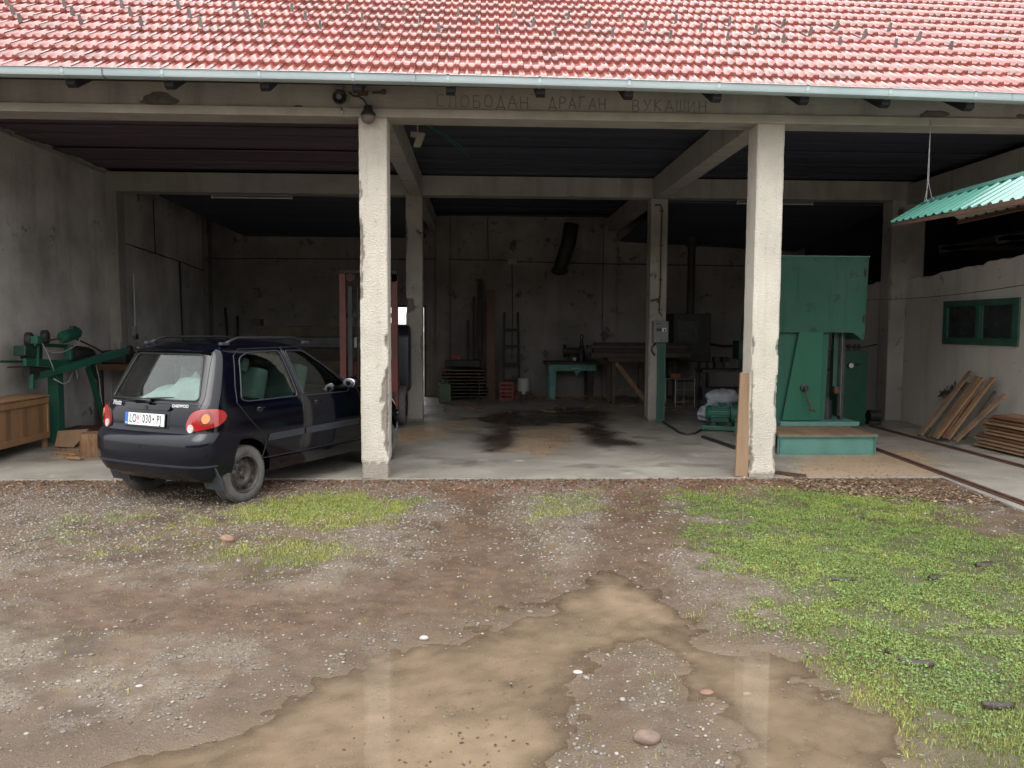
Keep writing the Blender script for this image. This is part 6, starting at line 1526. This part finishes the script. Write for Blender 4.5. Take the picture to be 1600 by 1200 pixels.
for u0, v0, u1, v1, lab in ((352, 481, 360, 560, 'longer thin stick leaning behind the car, slightly bent'), (371, 494, 371, 560, 'shorter straight stick leaning behind the car')):
    a = P(u0, v0, YB-.06); c = P(u1, v1, 18.5); c.z = 0.0; c.y = 18.4; b = MB(); b.tube([c, (a+c)/2+Vector((.02, 0, 0)), a], .03, 7); tag(b.build('stick', 'wood_dark', smooth=True), lab, 'stick', 'sticks leaning at the back wall')
# ---- sharpening machine on a green post, left
T = thing('sharpening_machine', 'green saw-sharpening machine with motors on a steel post at the left wall', 'machine', (-5.95, 11.55, 0))
XX = -5.95
def Q(u, v, dx=0.): p = at(u, v, 'X', XX+dx); return p
b = MB(); a = Q(83, 684); b.box(XX-.08, XX+.06, 11.34, 11.50, 0.0, 1.02); b.build('post', 'green_m', T, bevel=.006)
MB().box(XX-.10, XX-.02, 11.51, 11.54, .0, 1.0).build('post_rib', 'green_dk', T)
MB().bar(Q(55, 588), at(205, 546, 'X', -5.55), .09, .10).build('main_arm', 'green_m', T, bevel=.005)
MB().bar(Q(0, 565, .02), Q(48, 565, .02), .03, .03).build('feed_rod', 'green_dk', T)
MB().bar(Q(12, 574, .02), Q(48, 572, .02), .02, .02).build('feed_rod', 'rust', T)
MB().bar(Q(38, 566, .05), Q(112, 569, .05), .05, .10).build('table_bar', 'green_m', T, bevel=.004)
MB().bar(Q(40, 580), Q(74, 582), .10, .14).build('block', 'iron_black', T, bevel=.01)
MB().bar(Q(59, 532, .08), Q(59, 573, .08), .04, .035).build('upright', 'green_m', T, bevel=.004)
MB().bar(Q(107, 540, .08), Q(107, 562, .08), .06, .10).build('upright', 'green_m', T, bevel=.004)
MB().bar(Q(50, 585, .06), Q(50, 607, .06), .05, .05).build('upright', 'green_m', T, bevel=.004)
MB().bar(Q(62, 539, .05), Q(106, 541, .05), .05, .05).build('slide_bar', 'green_dk', T, bevel=.004)
MB().bar(Q(30, 548), Q(58, 550), .16, .14).build('gear_case', 'green_dk', T, bevel=.02)
MB().bar(Q(38, 555), Q(60, 556), .12, .10).build('slide_case', 'iron_black', T, bevel=.02)
a, c = Q(96, 528, .05), Q(121, 519, .05)
b = MB(); d = (c-a).normalized(); b.lathe(a, d, [(.001, 0), (.06, .0), (.08, .03), (.088, .06), (.088, (c-a).length-.05), (.07, (c-a).length), (.05, (c-a).length+.03), (.001, (c-a).length+.03)], 22); mt_ = b.build('upper_motor', 'green_m', T, smooth=40)
MB().obox(Q(114, 513, .05), (.06, .10, .07)).build('motor_lug', 'brass_dirt', mt_, bevel=.008)
a, c = Q(112, 552, .02), Q(140, 555, .02); d = (c-a).normalized(); LN = (c-a).length
b = MB(); b.lathe(a, d, [(.001, 0), (.10, .0), (.12, .03), (.12, LN-.08), (.10, LN), (.001, LN+.02)], 22); m2 = b.build('lower_motor', 'steel_dark', T, smooth=40)
b = MB(); b.cyl(c, c+d*.05, .06, n=16); b.build('motor_cap', 'iron_black', m2)
for u, v in ((45, 531), (70, 527)):
    b = MB(); b.lathe(Q(u, v, .02), (1, .3, 0), [(.001, -.04), (.09, -.04), (.10, -.02), (.10, .03), (.08, .05), (.001, .05)], 20); b.build('grinding_head', 'iron_black', T, smooth=40)
MB().obox(Q(57, 531, .12), (.10, .14, .10)).build('head_block', 'green_m', T, bevel=.01)
b = MB(); b.tube([Q(70, 533, .1), Q(95, 529, .08)], .012, 6); b.build('shaft', 'rust', T)
b = MB(); b.tube([Q(118, 529, .02), Q(150, 544, .0), Q(160, 550, -.05)], .014, 6); b.build('shaft', 'rust', T)
b = MB(); b.tube([Q(64, 533, .14), Q(70, 544, .15), Q(80, 550, .15), Q(95, 551, .15), Q(108, 546, .14), Q(122, 537, .13), Q(126, 527, .12)], .008, 5); b.tube([Q(64, 533, .14), Q(74, 552, .15), Q(82, 572, .15), Q(84, 580, .14)], .008, 5); b.tube([Q(84, 592, .1), Q(98, 600, .1), Q(108, 596, .1), Q(114, 580, .1)], .010, 5); b.tube([Q(119, 578, .1), Q(121, 592, .1)], .010, 5)
b.build('loose_cable', 'grey_lt', T, smooth=True)
# brace legs under the long arm
a = Q(137, 574); c = at(166, 664, 'X', XX+.05); MB().bar(a, c, .05, .07).build('brace_leg', 'green_m', T, bevel=.004)
MB().bar(Q(145, 570), Q(153, 590), .05, .10).build('brace_leg', 'green_dk', T)
b = MB(); b.tube([Q(150, 570, .05), Q(155, 592, .06), Q(157, 615, .06), Q(161, 640, .05)], .008, 5); b.build('hanging_cable', 'grey_lt', T)
MB().lathe(at(203, 547, 'X', -5.54), (1, 0, 0), [(.001, -.03), (.07, -.03), (.08, 0), (.07, .03), (.001, .03)], 16).build('end_roller', 'iron_black', T, smooth=40)
# workbench behind it, with engine parts
y0_, y1_ = 12.6, 15.2
T = thing('workbench', 'dark workbench with a thick red-brown top at the left wall, behind the car', 'workbench', (-5.9, 13.2, 0))
zt = at(175, 575, 'X', -5.45).z
MB().box(-6.30, -5.66, y0_+.55, y1_, zt-.10, zt).build('bench_top', 'wood_red', T, bevel=.01)
for x in (-6.2, -5.74):
    for y in (y0_+.65, y1_-.15): MB().box(x-.04, x+.04, y-.04, y+.04, 0, zt-.102).build('leg', 'wood_dark', T)
MB().box(-6.25, -5.70, y0_+.7, y1_-.2, .14, .19).build('shelf', 'wood_red', T)
b = MB(); b.box(-6.2, -5.80, 13.3, 14.2, zt+.002, zt+.22); tag(b.build('dark_case', 'iron_black', bevel=.03), 'dark metal case on the red-brown workbench left of the car', 'case')
random.seed(3)
b = MB()
for k in range(16): q = Vector((-5.88+random.uniform(-.15, .15), 14.6+random.uniform(-.35, .45), zt+.12+random.uniform(-.05, .16))); b.sphere(q, random.uniform(.04, .09), 9, 6, (1, random.uniform(.6, 1.4), .7))
tag(b.build('metal_scrap', 'steel', smooth=40), 'small heap of shiny metal parts on the workbench beside the car roof', 'scrap heap', kind='stuff')
q = at(157, 648, 'X', -5.5)
b = MB(); b.lathe((-5.62, 13.05, .0), (0, 0, 1), [(.001, 0), (.17, 0), (.18, .03), (.16, .30), (.06, .42), (.045, .45), (.001, .46)], 20); tag(b.build('blue_canister', 'blue', smooth=40), 'blue canister on the floor by the slanting green leg', 'canister')
b = MB(); b.box(-6.25, -5.75, 12.0, 12.55, .0, .10); tag(b.build('red_tray', 'rust', bevel=.01), 'flat rusty tray on the floor under the workbench', 'tray')
# crate of new wood at the left edge
cy0, cy1, cx0, cx1, ct = 8.5, 10.98, -6.29, -5.85, .745
T = thing('planter_crate', 'long new wooden crate on short feet at the left edge', 'crate', (-6.07, 9.7, 0))
for y in (cy0+.03, cy1-.08):
    for x in (cx0, cx1-.05): MB().box(x, x+.05, y, y+.055, 0, ct-.06).build('leg', 'wood_new', T, bevel=.003)
MB().box(cx1+.001, cx1+.022, cy0, cy1, ct-.145, ct-.068).build('upper_rail', 'wood_new', T, bevel=.003)
MB().box(cx1+.001, cx1+.022, cy0, cy1, .13, .21).build('lower_rail', 'wood_new', T, bevel=.003)
MB().box(cx1+.001, cx1+.020, cy1-.035, cy1, .212, ct-.147).build('end_stile', 'wood_new', T, bevel=.003)
y = cy0+.06; k = 0
while y < cy1-.09:
    MB().box(cx1-.02, cx1-.002, y, min(y+.118, cy1-.084), .17, ct-.08).build('side_board', 'wood_new' if k % 3 else 'wood_mid', T, bevel=.002); y += .122; k += 1
MB().box(cx0, cx1-.052, cy1-.02, cy1, .15, ct-.07).build('end_panel', 'wood_mid', T)
for k, x in enumerate(np.linspace(cx0-.01, cx1-.12, 4)): MB().box(x, x+.113+(.035 if k == 3 else 0), cy0-.02, cy1+.02, ct-.058, ct-.036).build('lid_board', 'wood_new', T, bevel=.003)
# log stump, chips and split pieces
q = at(142, 714, 'Z', 0)
b = MB(); b.lathe((q.x, q.y+.12, 0), (0, 0, 1), [(.001, 0), (.165, 0), (.172, .05), (.165, .20), (.168, .285), (.16, .295), (.001, .297)], 36)
b.v = [tuple(Vector(p)+Vector((p[0]-q.x, p[1]-q.y-.12, 0))*(.12*noise.noise(Vector((math.atan2(p[1]-q.y-.12, p[0]-q.x)*4, 0, p[2]*3))))) for p in b.v]
tag(b.build('log_stump', 'bark', smooth=45), 'short upright log stump with orange bark beside the rear bumper', 'log')
q = at(92, 700, 'Z', .0)
b = MB(); b.prism([(q.x-.06, q.y, .02), (q.x+.20, q.y-.02, .01), (q.x+.28, q.y+.05, .12), (q.x+.36, q.y+.08, .25), (q.x-.05, q.y+.08, .22)], (0, 0, 0), (0, .035, 0)); tag(b.build('curved_board', 'wood_mid', bevel=.006), 'brown curved slab standing between the crate and the log stump', 'board')
for i, (u0, v0, u1, v1, w_, lab) in enumerate(((85, 707, 120, 711, .03, 'thin pale lath on the floor nearest the crate foot'), (106, 716, 128, 718, .06, 'short pale batten on the floor before the log stump'), (110, 694, 150, 690, .08, 'brown split piece of wood behind the log stump'), (98, 690, 125, 683, .05, 'green painted bar on the floor behind the log stump'))):
    a = at(u0, v0, 'Z', .012); c = at(u1, v1, 'Z', .012); a.z += .006*(i+1); c.z += .006*(i+1); b = MB(); b.bar(a, c, w_, .02+.02*(i == 2)); tag(b.build('wood_scrap', ['wood_new', 'wood_new', 'wood_mid', 'green_dk'][i]), lab, 'scrap', 'scraps around the log stump')

# small litter along the back wall and under the benches
random.seed(77); b = MB()
for k in range(170):
    x = random.uniform(-.9, 7.0) if k % 4 else random.uniform(-6.0, -2.4); y = YB-.15-abs(random.gauss(0, .55)) if k % 3 else 15.5+random.uniform(-.4, 1.2)
    L_ = random.uniform(.05, .38); a_ = random.uniform(0, PI); b.bar((x, y, .012+.012*random.random()), (x+L_*math.cos(a_), y+L_*math.sin(a_), .02+.05*random.random()), random.uniform(.015, .06), random.uniform(.008, .025))
tag(b.build('wood_litter', 'wood_mid'), 'bits of waste wood littered along the foot of the back wall', 'litter', kind='stuff')
# unseen tree bank added behind the viewpoint to darken the car's reflections
M['far_green'] = mat('far_green', (.035, .055, .022), (.06, .08, .035), .5, .8, bump=1, bscale=2, contrast=.3)
tx, tz = np.meshgrid(np.linspace(-70, 70, 220), np.linspace(0, 1, 30), indexing='xy')
hh = 10.0+4*(fbm(tx*.16+3, tx*0+2, 4)-.3)
zz_ = tz*hh; yy_ = -48-4*np.sin(tz*PI*.9)*-1-5*tz**2+2.2*(fbm(tx*.5, zz_*.6, 4)-.5)
i = (np.arange(29)[:, None]*220+np.arange(219)[None, :]).ravel()
tag(npmesh('added_trees', np.stack([tx, yy_, zz_-.1], -1).reshape(-1, 3), np.stack([i, i+1, i+221, i+220], -1), 'far_green', smooth=True), 'unseen bank of trees added behind the viewpoint to darken reflections', 'trees', kind='stuff')
for o in bpy.data.objects:
    if o.parent is None and 'label' in o and 'kind' not in o and o.type in ('MESH', 'EMPTY'): o['kind'] = 'thing'
